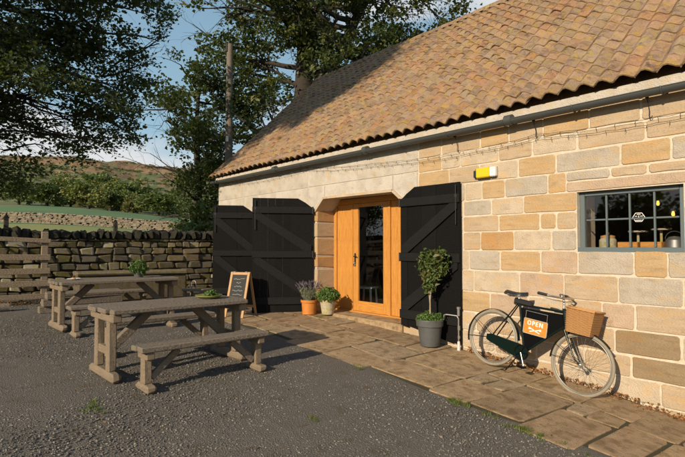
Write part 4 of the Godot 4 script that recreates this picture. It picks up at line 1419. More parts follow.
	pm.tube([Vector3(0.1, 4.55, 0.12), Vector3(0.1, 4.75, 0.12)], 0.05, 8)
	put("insulator", pm, M.white, pn)

func far_trees() -> void:
	var r := R(501)
	var protos := []
	for k in 4:
		var t := Node3D.new()
		var tb := MB.new()
		tb.tube([Vector3(0, -1.0, 0), Vector3(0, 2.0, 0), Vector3(0.2, 5.0, 0)], [0.4, 0.3, 0.2], 6, false)
		put("trunk", tb, M.bark, t)
		var xs := [[], []]
		var lobes := []
		for q in 9:
			var a := r.randf() * TAU
			lobes.append([Vector3(cos(a) * r.randf_range(0.8, 3.2), r.randf_range(3.0, 7.0), sin(a) * r.randf_range(0.8, 3.2)), r.randf_range(1.5, 2.5)])
		lobes.append([Vector3(0, 7.6, 0), 2.2])
		for l in lobes:
			for q in 40:
				var d := Vector3(r.randfn(), r.randfn(), r.randfn()).normalized()
				var p: Vector3 = l[0] + d * l[1] * pow(r.randf(), 0.25) * Vector3(1, 0.85, 1)
				if p.y < 1.0: continue
				xs[0 if r.randf() < 0.65 else 1].append(Transform3D(rbasis(r) * Basis.from_scale(Vector3.ONE * r.randf_range(0.4, 0.75)), p))
		multi("crown", LM["far%d" % [0, 1, 3, 2][k]], xs[0], t)
		multi("crown", LM["far%d" % [1, 2, 2, 1][k]], xs[1], t)
		protos.append(t)
	# [px, distance, top row in the photograph, width scale, kind, label]
	var spots := [
		[18, 172, 178, 1.3, 0, "leftmost dark tree above the pasture, below the sycamore boughs"],
		[46, 165, 181, 1.5, 0, "wide dark green tree left of the pale yellow green one"],
		[70, 185, 177, 1.1, 1, "tree set back between the dark tree and the pale one"],
		[88, 160, 180, 1.5, 3, "broad pale yellow green tree above the pasture"],
		[110, 178, 177, 1.2, 1, "mid green tree just right of the pale yellow green one"],
		[124, 168, 180, 1.2, 0, "dark tree standing behind the olive brown one"],
		[133, 150, 193, 1.0, 2, "low olive brown tree at the edge of the pasture"],
		[158, 148, 191, 1.7, 0, "largest dark green tree at the lower edge of the wood"],
		[176, 175, 188, 1.1, 1, "small tree right of the largest dark green tree"],
		[199, 140, 198, 1.1, 0, "dark round tree left of the telegraph pole"],
		[140, 200, 180, 1.2, 1, "tree on the slope behind the largest dark green tree"],
		[100, 205, 171, 1.2, 0, "tree highest up the slope behind the pale one"],
		[60, 215, 172, 1.2, 1, "tree up the slope left of the pale one"]]
	for s in spots:
		var o: Node3D = protos[s[4]].duplicate()
		o.name = numbered("field_tree")
		add_child(o)
		var p := at_px(s[0], s[1])
		var top: float = 1.6 + (246.0 - s[2]) / 500.0 * s[1]
		var h: float = max(top - p.y, 6.0)
		o.position = p - Vector3(0, 1.2, 0)
		var sc: float = (h + 1.2) / 9.6
		o.scale = Vector3(s[3], 1.0, s[3]) * sc
		o.rotation.y = r.randf() * TAU
		tag(o, s[5], "tree", "trees along the pasture")
	# bush just beyond the corner
	var b: Node3D = protos[1].duplicate()
	b.name = numbered("hawthorn_bush")
	add_child(b)
	b.position = at_px(204, 18.5) + Vector3(0, -0.25, 0)
	b.scale = Vector3(0.24, 0.22, 0.24)
	tag(b, "green bush beyond the mossy wall beside the barn corner", "bush")
	# row of trees across the lane behind the lens, which the window glass mirrors
	for k in 6:
		var o: Node3D = protos[[0, 1, 0, 3, 1, 0][k]].duplicate()
		o.name = numbered("lane_tree")
		add_child(o)
		o.position = Vector3(-24.0 + 4.2 * k, -1.2, 25.0 + 1.5 * (k % 2))
		o.scale = Vector3(0.75, 0.66, 0.75)
		o.rotation.y = k * 1.3
		tag(o, ["first", "second", "third", "fourth", "fifth", "sixth"][k] + " leafy tree from the left across the lane behind the lens", "tree", "trees across the lane")
	for t in protos: t.free()
	# scrub on the hill: one mass
	var xs := []
	for k in 5200:
		var px := r.randf_range(-150.0, 420.0)
		var zc := lerpf(190.0, 900.0, pow(r.randf(), 0.8))
		var p := at_px(px, zc)
		var nn := hn.get_noise_2d(p.x * 1.5 + 300.0, p.z * 1.5)
		if nn < 0.0 and r.randf() < 0.85: continue
		if zc > 600.0 and r.randf() < 0.5: continue
		xs.append(Transform3D(Basis(Vector3.UP, r.randf() * TAU) * Basis.from_scale(Vector3(1.6, 1.1, 1.6) * r.randf_range(0.9, 2.4)), p + Vector3(0, 0.8, 0)))
	var half := xs.size() / 2
	tag(multi("hillside_scrub", LM.far0, xs.slice(0, half), self), "dark scrub and far woodland scattered over the hillside", "scrub", "", "stuff")
	tag(multi("hillside_bracken", LM.far3, xs.slice(half), self), "olive bracken scattered over the hillside", "bracken", "", "stuff")

# ---------------------------------------------------------------- tables and benches
func table(at: Vector3, turn: float, L: float, Wd: float, label: String) -> Node3D:
	var t := thing("picnic_table", at, turn, label, "table", "rustic picnic tables")
	var r := R(int(at.x * 10))
	var H := 0.76
	var n := 6
	for k in n:
		var w := Wd / n
		var x := -Wd / 2 + w * (k + 0.5)
		var e: float = 0.09 if k == 0 or k == n - 1 else 0.0
		var m := MB.new()
		m.cbox(Vector3(x, H - 0.025 + r.randf_range(-0.002, 0.003), r.randf_range(-0.01, 0.01)), Vector3(w - 0.007, 0.048, L - e + r.randf_range(-0.015, 0.015)), 0.008, Basis.IDENTITY, r, 0.003)
		put("top_plank", m, M.weathered_z, t)
	for s in [-1, 1]:
		var ze: float = s * (L / 2 - 0.10)
		var m := MB.new()
		m.cbox(Vector3(0, H - 0.095, ze), Vector3(Wd - 0.10, 0.09, 0.10), 0.012)
		put("bearer", m, M.weathered2_x, t)
		for q in [-1, 1]:
			m = MB.new()
			m.cbox(Vector3(q * 0.20, 0.365, ze), Vector3(0.095, 0.545, 0.085), 0.012, Basis.IDENTITY, r, 0.004)
			put("leg", m, M.weathered2_y, t)
		m = MB.new()
		m.cbox(Vector3(0, 0.045, ze), Vector3(Wd - 0.06, 0.095, 0.115), 0.03, Basis.IDENTITY, r, 0.004)
		put("foot", m, M.weathered2_x, t)
		m = MB.new()
		m.cbox(Vector3(0, 0.30, ze), Vector3(0.30, 0.085, 0.06), 0.008)
		put("cross_rail", m, M.weathered2_x, t)
		m = MB.new()
		m.bar(Vector3(0, 0.27, ze - s * 0.035), Vector3(0, H - 0.065, ze - s * 0.50), 0.095, 0.075, 0.008)
		put("brace", m, M.weathered_z, t)
	return t
func bench(at: Vector3, turn: float, L: float, label: String) -> Node3D:
	var t := thing("wooden_bench", at, turn, label, "bench", "rustic picnic benches")
	var r := R(int(at.x * 10) + 7)
	var H := 0.455
	for k in 2:
		var m := MB.new()
		m.cbox(Vector3(-0.07 + 0.14 * k, H - 0.03, r.randf_range(-0.01, 0.01)), Vector3(0.134, 0.058, L + r.randf_range(-0.02, 0.02)), 0.012, Basis.IDENTITY, r, 0.003)
		put("seat_plank", m, M.weathered_z, t)
	for s in [-1, 1]:
		var ze: float = s * (L / 2 - 0.10)
		var m := MB.new()
		m.cbox(Vector3(0, H - 0.10, ze), Vector3(0.24, 0.075, 0.09), 0.012)
		put("bearer", m, M.weathered2_x, t)
		m = MB.new()
		m.cbox(Vector3(0, 0.215, ze), Vector3(0.11, 0.29, 0.085), 0.012, Basis.IDENTITY, r, 0.004)
		put("leg", m, M.weathered2_y, t)
		m = MB.new()
		m.cbox(Vector3(0, 0.035, ze), Vector3(0.33, 0.075, 0.11), 0.025, Basis.IDENTITY, r, 0.004)
		put("foot", m, M.weathered2_x, t)
		m = MB.new()
		m.bar(Vector3(0, 0.12, ze - s * 0.05), Vector3(0, H - 0.08, ze - s * 0.34), 0.07, 0.05, 0.008)
		put("brace", m, M.weathered_z, t)
	return t
func furniture() -> void:
	table(Vector3(-5.96, ground(-5.95, 3.6), 3.66), 0.045, 1.72, 0.84, "weathered picnic table nearest the lens with a green dish on it")
	bench(Vector3(-5.22, ground(-5.22, 3.5), 3.57), 0.03, 1.50, "bench in front of the nearer picnic table, closest to the lens")
	bench(Vector3(-6.80, ground(-6.8, 3.5), 3.50), 0.03, 1.50, "bench on the far side of the nearer picnic table")
	table(Vector3(-9.08, ground(-9.0, 3.4), 3.42), 0.03, 1.95, 0.90, "weathered picnic table farther back with a potted plant on it")
	bench(Vector3(-8.30, ground(-8.3, 3.5), 3.48), 0.02, 1.65, "bench along the near side of the farther picnic table")
	bench(Vector3(-9.92, ground(-9.9, 3.4), 3.40), 0.02, 1.65, "bench hidden behind the farther picnic table")
	# green dish with a sprig, on the near table
	var dz := thing("green_dish", Vector3(-6.02, ground(-5.95, 3.6) + 0.763, 3.16), 0.0, "shallow green dish holding a sprig on the nearer table", "dish")
	var m := MB.new()
	m.lathe([Vector2(0, 0), Vector2(0.10, 0.0), Vector2(0.165, 0.03), Vector2(0.17, 0.045), Vector2(0.158, 0.045), Vector2(0.10, 0.018), Vector2(0, 0.015)], 28)
	put("bowl", m, M.plate_green, dz)
	var r := R(55)
	var xs := []
	for k in 26: xs.append(Transform3D(rbasis(r) * Basis.from_scale(Vector3.ONE * r.randf_range(0.6, 1.0)), Vector3(r.randfn() * 0.035 + 0.03, 0.035 + r.randf() * 0.05, r.randfn() * 0.035 - 0.02)))
	multi("sprig", LM.herb, xs, dz)
	# small shrub in a pot on the far table
	var pt := thing("potted_plant", Vector3(-9.15, ground(-9.0, 3.4) + 0.763, 3.02), 0.0, "small rounded green plant in a pot on the farther table", "plant")
	m = MB.new()
	m.lathe([Vector2(0, 0), Vector2(0.07, 0), Vector2(0.09, 0.09), Vector2(0.082, 0.09), Vector2(0, 0.08)], 16)
	put("pot", m, M.plastic_pot, pt)
	xs = []
	for k in 110:
		var d := Vector3(r.randfn(), r.randfn(), r.randfn()).normalized() * pow(r.randf(), 0.3)
		xs.append(Transform3D(rbasis(r) * Basis.from_scale(Vector3.ONE * r.randf_range(0.8, 1.3)), Vector3(0, 0.17, 0) + d * Vector3(0.13, 0.11, 0.13)))
	multi("foliage", LM.herb, xs, pt)
	# small plate near the end of the far table
	var sp := thing("small_plate", Vector3(-9.2, ground(-9.0, 3.4) + 0.763, 4.05), 0.0, "small pale plate near the left end of the farther table", "plate")
	m = MB.new()
	m.lathe([Vector2(0, 0), Vector2(0.06, 0), Vector2(0.10, 0.015), Vector2(0.102, 0.02), Vector2(0.055, 0.008), Vector2(0, 0.007)], 20)
	put("dish", m, M.white, sp)
	m = MB.new()
	m.lathe([Vector2(0, 0.008), Vector2(0.03, 0.010), Vector2(0.034, 0.035), Vector2(0, 0.037)], 14)
	put("cake", m, M.wicker, sp)
	# small wooden stand with a metal hoop near the board
	var s := thing("wooden_stand", Vector3(-9.55, ground(-9.5, 1.75), 1.75), 0.5, "small wooden stand with a metal hoop handle beside the chalkboard", "stand")
	m = MB.new()
	m.cbox(Vector3(0, 0.42, 0), Vector3(0.52, 0.05, 0.30), 0.01)
	put("top", m, M.weathered2_x, s)
	for q in 4:
		m = MB.new()
		var sx := -0.21 if q & 1 else 0.21; var sz := -0.11 if q & 2 else 0.11
		m.bar(Vector3(sx * 1.1, 0, sz * 1.1), Vector3(sx, 0.40, sz), 0.05, 0.05, 0.006, Vector3.RIGHT)
		put("leg", m, M.weathered2_y, s)
	m = MB.new()
	m.tube([Vector3(-0.05, 0.44, 0.1), Vector3(-0.05, 0.57, 0.1), Vector3(-0.03, 0.60, 0.1), Vector3(0.03, 0.60, 0.1), Vector3(0.05, 0.57, 0.1), Vector3(0.05, 0.44, 0.1)], 0.012, 8)
	put("hoop", m, M.galv, s)
	chalkboard()

func chalkboard() -> void:
	var b := thing("chalkboard_sign", Vector3(-8.49, ground(-8.5, 1.35), 1.35), deg_to_rad(28), "folding chalkboard in an orange pine frame before the black door", "sign")
	# two frames hinged at the top; local: front panel faces -x side towards the yard
	var H := 0.86; var W := 0.42; var sp := 0.24
	for s in [1.0, -1.0]:
		var foot := Vector3(0, 0, sp * s)
		var tilt := atan2(sp, H)
		var bs := Basis(Vector3.RIGHT, -tilt * s)
		for q in [-1, 1]:
			var m := MB.new()
			m.cbox(foot + bs * Vector3(q * (W / 2 - 0.025), H / 2, 0), Vector3(0.05, H, 0.022), 0.004, bs)
			put("leg", m, M.pine, b)
		for y in [H - 0.03, 0.18]:
			var m := MB.new()
			m.cbox(foot + bs * Vector3(0, y, 0), Vector3(W - 0.102, 0.05, 0.021), 0.004, bs)
			put("rail", m, M.pine, b)
		var p := MB.new()
		p.cbox(foot + bs * Vector3(0, (H + 0.15) / 2, -0.004), Vector3(W - 0.10, H - 0.26, 0.008), 0.001, bs)
		put("board", p, M.board, b)
		if s > 0:
			var c := MB.new()
			var r := R(12)
			for k in 7:
				var y := H - 0.13 - k * 0.075
				var w := r.randf_range(0.10, 0.26)
				var pts := []
				var x := -w / 2
				while x < w / 2:
					pts.append(foot + bs * Vector3(x, y + r.randf_range(-0.014, 0.014), 0.003))
					x += 0.016
				c.tube(pts, 0.0028, 4, false)
			put("chalk_lines", c, M.chalk, b)
	for q in [-0.13, 0.13]:
		var m := MB.new()
		m.cbox(Vector3(q, H * cos(atan2(sp, H)) + 0.004, 0), Vector3(0.05, 0.012, 0.05), 0.002)
		put("hinge", m, M.galv, b)

# ---------------------------------------------------------------- bicycle
func bicycle() -> void:
	# built upright in its own plane (x forward, y up), then leant on the wall
	var gr := ground(-3.73, 0.3)
	var b := thing("bicycle", Vector3(-3.735, 0.082, 0.40), 0.0, "dark green roadster bicycle with a wicker basket leaning on the wall", "bicycle")
	var slope := atan2(-0.075 - 0.07, 1.13)
	b.transform.basis = Basis(Vector3(0, 0, 1), slope) * Basis(Vector3.RIGHT, deg_to_rad(-6.5))
	var WB := 1.135; var RW := 0.352
	var rear := Vector3(0, RW, 0); var front := Vector3(WB, RW, 0)
	var hub_z := Vector3(0, 0, 1)
	var bb := Vector3(0.45, 0.29, 0); var seat := Vector3(0.28, 0.875, 0); var head_t := Vector3(0.84, 0.915, 0); var head_b := Vector3(0.895, 0.70, 0)
	for k in 2:
		var o: Vector3 = [rear, front][k]
		var w := Node3D.new()
		w.name = "wheel"
		b.add_child(w, true)
		tag(w, ["rear wheel", "front wheel"][k])
		var m := MB.new()
		m.torus(o, hub_z, RW - 0.019, 0.019, 56, 8)
		put("tyre", m, M.tyre, w)
		m = MB.new()
		m.torus(o, hub_z, RW - 0.043, 0.011, 56, 6, 0, TAU, 0.7)
		put("rim", m, M.rim, w)
		m = MB.new()
		m.tube([o + Vector3(0, 0, -0.05), o + Vector3(0, 0, -0.02), o + Vector3(0, 0, 0.02), o + Vector3(0, 0, 0.05)], [0.024, 0.016, 0.016, 0.024], 12)
		m.tube([o + Vector3(0, 0, -0.07), o + Vector3(0, 0, 0.07)], 0.007, 6)
		put("hub", m, M.steel, w)
		m = MB.new()
		for s in 36:
			var a := TAU * s / 36.0
			var c := a + (0.55 if s % 4 < 2 else -0.55)
			var z := 0.03 if s % 2 else -0.03
			m.tube([o + Vector3(cos(c) * 0.022, sin(c) * 0.022, z), o + Vector3(cos(a) * (RW - 0.05), sin(a) * (RW - 0.05), 0)], 0.0011, 3, false)
		tag(put("spokes", m, M.spoke, w), "", "", "", "stuff")
		# mudguard
		m = MB.new()
		var a0: float = [0.15, 0.75][k]; var a1: float = [PI + 0.35, PI + 0.05][k]
		var n := 30
		for i in n:
			var p0: float = lerp(a0, a1, float(i) / n); var p1: float = lerp(a0, a1, (i + 1.0) / n)
			for j in 6:
				var z0: float = lerp(-0.03, 0.03, j / 6.0); var z1: float = lerp(-0.03, 0.03, (j + 1) / 6.0)
				var r0 := RW + 0.016 - 9.0 * z0 * z0; var r1 := RW + 0.016 - 9.0 * z1 * z1
				var q := [Vector3(cos(p0) * r0, sin(p0) * r0, z0), Vector3(cos(p1) * r0, sin(p1) * r0, z0), Vector3(cos(p1) * r1, sin(p1) * r1, z1), Vector3(cos(p0) * r1, sin(p0) * r1, z1)]
				m.quad(o + q[0], o + q[1], o + q[2], o + q[3], q[0])
		put("mudguard", m, M.bike_green, b)
		m = MB.new()
		for q in ([2.6, 3.3] if k == 0 else [2.7, 3.1]):
			for s in [-1, 1]:
				m.tube([o + Vector3(0, 0, 0.055 * s), o + Vector3(cos(q) * (RW + 0.01), sin(q) * (RW + 0.01), 0.028 * s)], 0.003, 4)
		put("mudguard_stay", m, M.bike_black, b)
	var f := MB.new()
	f.tube([seat + Vector3(0, 0.02, 0), bb], 0.0155, 10)
	f.tube([seat + Vector3(0.01, -0.03, 0), head_t + Vector3(0.01, -0.04, 0)], 0.014, 10)
	f.tube([head_b + Vector3(0, 0.03, 0), bb], 0.0155, 10)
	f.tube([head_t, head_b], 0.019, 12)
	f.tube([bb + Vector3(0, 0, -0.04), bb + Vector3(0, 0, 0.04)], 0.026, 12)
	for s in [-1, 1]:
		f.tube([seat + Vector3(0, -0.02, 0.02 * s), rear + Vector3(0, 0, 0.062 * s)], 0.008, 8)
		f.tube([bb + Vector3(0, 0, 0.03 * s), rear + Vector3(0, 0, 0.062 * s)], 0.010, 8)
	put("frame", f, M.bike_green, b)
	f = MB.new()
	for s in [-1, 1]:
		f.tube([head_b + Vector3(0.006, -0.02, 0.04 * s), Vector3(1.02, 0.47, 0.05 * s), Vector3(1.08, 0.385, 0.055 * s), front + Vector3(0, 0, 0.058 * s)], [0.013, 0.011, 0.009, 0.008], 8)
	f.cbox(head_b + Vector3(0.004, -0.015, 0), Vector3(0.045, 0.03, 0.10), 0.008)
	put("fork", f, M.bike_green, b)
	# black infill panel in the frame
	f = MB.new()
	f.prism([Vector2(0.30, 0.81), Vector2(0.835, 0.845), Vector2(0.87, 0.70), Vector2(0.475, 0.335), Vector2(0.445, 0.33)], -0.006, 0.006)
	put("frame_panel", f, M.bike_black, b)
	# chain case
	f = MB.new()
	f.prism([Vector2(-0.05, 0.385), Vector2(0.0, 0.405), Vector2(0.40, 0.385), Vector2(0.50, 0.36), Vector2(0.54, 0.29), Vector2(0.51, 0.225), Vector2(0.45, 0.195), Vector2(0.36, 0.225), Vector2(0.0, 0.305), Vector2(-0.05, 0.325)], 0.045, 0.072)
	put("chain_case", f, M.bike_green, b)
	f = MB.new()
	f.torus(bb + Vector3(0, 0, 0.076), Vector3(0, 0, 1), 0.085, 0.006, 30, 6)
	for k in 5:
		var a := TAU * k / 5
		f.tube([bb + Vector3(0, 0, 0.076), bb + Vector3(cos(a) * 0.085, sin(a) * 0.085, 0.076)], 0.006, 5)
	put("chainring", f, M.bike_black, b)
	for s in [-1, 1]:
		var d: Vector3 = Vector3(0.07, -0.15, 0) * s
		f = MB.new()
		f.tube([bb + Vector3(0, 0, 0.085 * s), bb + d + Vector3(0, 0, 0.095 * s)], 0.010, 8)
		put("crank", f, M.steel, b)
		f = MB.new()
		f.cbox(bb + d + Vector3(0, 0, 0.145 * s), Vector3(0.085, 0.022, 0.085), 0.006)
		put("pedal", f, M.bike_black, b)
	# saddle on its post
	f = MB.new()
	f.tube([seat + Vector3(0.005, -0.02, 0), seat + Vector3(-0.02, 0.07, 0)], 0.0125, 10)
	put("seat_post", f, M.steel, b)
	f = MB.new()
	var rings := []
	for i in 11:
		var u := i / 10.0
		var x := 0.11 + seat.x - u * 0.27 - 0.02
		var hw: float = lerp(0.024, 0.112, smoothstep(0.25, 0.85, u)) * (0.75 if i == 10 else 1.0)
		var y := seat.y + 0.108 + 0.018 * u * u - 0.012 * sin(u * PI) + 0.14 * (x - seat.x + 0.05) + 0.01
		var row := []
		for j in 9:
			var a := PI * j / 8.0
			row.append(Vector3(x, y - (1.0 - sin(a)) * 0.05, cos(a) * hw))
		rings.append(row)
	for i in 10:
		for j in 8: f.quad(rings[i][j], rings[i + 1][j], rings[i + 1][j + 1], rings[i][j + 1], (rings[i][j] + rings[i + 1][j + 1]) / 2.0 - Vector3(rings[i][j].x, seat.y + 0.04, 0))
	for i in [0, 10]:
		for j in range(1, 8): f.face(rings[i][0], rings[i][j], rings[i][j + 1], Vector3(1 if i == 0 else -1, 0, 0))
	put("saddle", f, M.leather, b)
	f = MB.new()
	for s in [-1, 1]:
		f.torus(seat + Vector3(-0.12, 0.07, 0.045 * s), Vector3.UP, 0.02, 0.005, 16, 5)
		f.torus(seat + Vector3(-0.12, 0.055, 0.045 * s), Vector3.UP, 0.02, 0.005, 16, 5)
		f.tube([seat + Vector3(-0.12, 0.045, 0.045 * s), seat + Vector3(0.08, 0.075, 0.012 * s)], 0.004, 5)
	put("saddle_spring", f, M.steel, b)
	f = MB.new()
	f.cbox(seat + Vector3(0.06, 0.005, 0), Vector3(0.24, 0.065, 0.07), 0.012)
	put("saddle_bag", f, M.leather, b)
	# handlebars, stem, grips, brake rods, lamp bracket
	f = MB.new()
	var st := head_t + Vector3(-0.014, 0.075, 0)
	f.tube([head_t, st, st + Vector3(-0.012, 0.05, 0)], 0.012, 10)
	f.tube([st + Vector3(-0.16, 0.055, -0.27), st + Vector3(-0.05, 0.05, -0.25), st + Vector3(0.04, 0.045, -0.14), st + Vector3(0.035, 0.045, 0), st + Vector3(0.04, 0.045, 0.14), st + Vector3(-0.05, 0.05, 0.25), st + Vector3(-0.16, 0.055, 0.27)], 0.011, 8)
	f.tube([st + Vector3(-0.03, 0.01, -0.2), st + Vector3(0.05, 0.01, -0.12), st + Vector3(0.05, 0.01, 0.12), st + Vector3(-0.03, 0.01, 0.2), st + Vector3(-0.14, 0.02, 0.25)], 0.005, 6)
	f.tube([st + Vector3(0.045, 0.01, 0.03), head_b + Vector3(0.04, -0.05, 0.03)], 0.004, 6)
	put("handlebar", f, M.steel, b)
	for s in [-1, 1]:
		f = MB.new()
		f.tube([st + Vector3(-0.19, 0.056, 0.272 * s), st + Vector3(-0.18, 0.056, 0.272 * s), st + Vector3(-0.08, 0.053, 0.262 * s)], [0.013, 0.018, 0.016], 10)
		put("grip", f, M.leather, b)
	f = MB.new()
	f.lathe([Vector2(0, 0), Vector2(0.026, 0.0), Vector2(0.026, 0.014), Vector2(0.012, 0.03), Vector2(0, 0.032)], 14, st + Vector3(0.02, 0.06, 0.11))
	put("bell", f, M.steel, b)
	# kick stand
	f = MB.new()
	f.tube([bb + Vector3(-0.04, -0.03, 0.04), bb + Vector3(-0.14, -0.26, 0.12), bb + Vector3(-0.19, -0.265, 0.13)], 0.008, 6)
	put("kickstand", f, M.bike_black, b)
	# reflector
	f = MB.new()
	f.lathe([Vector2(0, 0), Vector2(0.024, 0), Vector2(0.02, 0.01), Vector2(0, 0.012)], 14, Vector3(-0.37, 0.42, 0), Basis(Vector3(0, 0, 1), PI / 2))
	put("reflector", f, M.white, b)
	basket(b, head_t)
	# the sign hung on the top tube
	var s0 := b.transform * Vector3(0.395, 0.79, 0.035)
	var sg := thing("open_sign", s0, 0.0, "small orange sign reading OPEN hung from the bicycle frame", "sign")
	sg.transform.basis = b.transform.basis * Basis(Vector3.RIGHT, deg_to_rad(6.0))
	var m2 := MB.new()
	m2.cbox(Vector3(0.15, -0.175, 0), Vector3(0.285, 0.165, 0.010), 0.002)
	put("panel", m2, M.sign_orange, sg)
	m2 = MB.new()
	for s in [0.015, 0.285]: m2.tube([Vector3(s, -0.09, 0), Vector3(s, 0.01, 0)], 0.006, 6)
	m2.tube([Vector3(0.01, 0.005, 0), Vector3(0.29, 0.005, 0)], 0.006, 6)
	put("hanger", m2, M.steel, sg)
	m2 = MB.new()
	m2.cbox(Vector3(0.15, -0.086, 0.003), Vector3(0.291, 0.009, 0.014), 0.001)
	m2.cbox(Vector3(0.15, -0.262, 0.003), Vector3(0.291, 0.009, 0.014), 0.001)
	m2.cbox(Vector3(0.004, -0.174, 0.003), Vector3(0.009, 0.166, 0.014), 0.001)
	m2.cbox(Vector3(0.296, -0.174, 0.003), Vector3(0.009, 0.166, 0.014), 0.001)
	put("border", m2, M.stone_pale, sg)
	var tm := TextMesh.new()
	tm.text = "OPEN"
	var sf := SystemFont.new()
	sf.font_names = PackedStringArray(["Droid Sans"])
	sf.font_weight = 700
	tm.font = sf
	tm.font_size = 24
	tm.pixel_size = 0.0032
	tm.depth = 0.003
	tm.material = M.white
	var to := obj("lettering", tm, sg, Vector3(0.15, -0.130, 0.008))
	m2 = MB.new()
	for s in [-1, 1]:
		m2.bar(Vector3(0.15 - 0.065 * s, -0.19, 0.008), Vector3(0.15 + 0.065 * s, -0.235, 0.008), 0.012, 0.003, 0.0008)
		m2.cbox(Vector3(0.15 + 0.068 * s, -0.195, 0.0075), Vector3(0.026, 0.024, 0.003), 0.0008)
	put("crossed_cutlery", m2, M.white, sg)

func basket(b: Node3D, head: Vector3) -> void:
	# tapered wicker basket: woven strands over stakes, open on top, at the front of the bars
	var bk := Node3D.new()
	bk.name = "basket"
	b.add_child(bk)
	tag(bk, "tan wicker basket")
	bk.position = head + Vector3(0.055, -0.235, 0)
	var W0 := 0.27; var W1 := 0.31; var D0 := 0.22; var D1 := 0.26; var H := 0.27
	var ring := func(y: float, grow_by: float) -> Array:
		var t := y / H
		var w: float = lerp(W0, W1, t) / 2 + grow_by; var d: float = lerp(D0, D1, t) / 2 + grow_by
		var c := Vector3(0.185, y, 0)
		var out := []
		for k in 4:
			var sx := [1, -1, -1, 1][k] as int; var sz := [1, 1, -1, -1][k] as int
			var nx := [-1, -1, 1, 1][k] as int; var nz := [1, -1, -1, 1][k] as int
			out.append(c + Vector3(w * sx, 0, d * sz))
			out.append(c + Vector3(w * (sx + nx) / 2.0, 0, d * (sz + nz) / 2.0))
		return out
	var body := MB.new()
	var lo: Array = ring.call(0.0, -0.006); var hi: Array = ring.call(H, -0.006)
	for k in 8:
		var q := (k + 1) % 8
		body.quad(lo[k], lo[q], hi[q], hi[k], lo[k] - Vector3(0.185, 0, 0))
		body.face(Vector3(0.185, 0, 0), lo[k], lo[q], Vector3.DOWN)
	put("lining", body, M.wicker, bk)
	var rows := 22
	var weave := MB.new()
	for i in rows:
		var y := H * (i + 0.5) / rows
		var pts := []
		var r0: Array = ring.call(y, 0.0)
		for k in 8:
			var p: Vector3 = r0[k]; var q: Vector3 = r0[(k + 1) % 8]
			var nn := (p + q) / 2.0 - Vector3(0.185, y, 0)
			nn = Vector3(nn.x, 0, 0).normalized() if absf(p.x - q.x) < 0.001 else Vector3(0, 0, nn.z).normalized()
			for j in 5: pts.append(p.lerp(q, j / 5.0) + nn * 0.0028 * (1.0 if (j + k * 5 + i) % 2 else -1.0))
		pts.append(pts[0])
		weave.tube(pts, 0.0058, 4, false)
	put("weave", weave, M.wicker, bk)
	var rim := MB.new()
	var r1: Array = ring.call(H + 0.004, 0.003)
	r1.append(r1[0])
	rim.tube(r1, 0.011, 6, false)
	put("rim", rim, M.wicker, bk)
	var strap := MB.new()
	for s in [-0.07, 0.07]:
		strap.cbox(Vector3(0.012, H * 0.72, s), Vector3(0.03, 0.09, 0.022), 0.003)
	put("strap", strap, M.leather, bk)

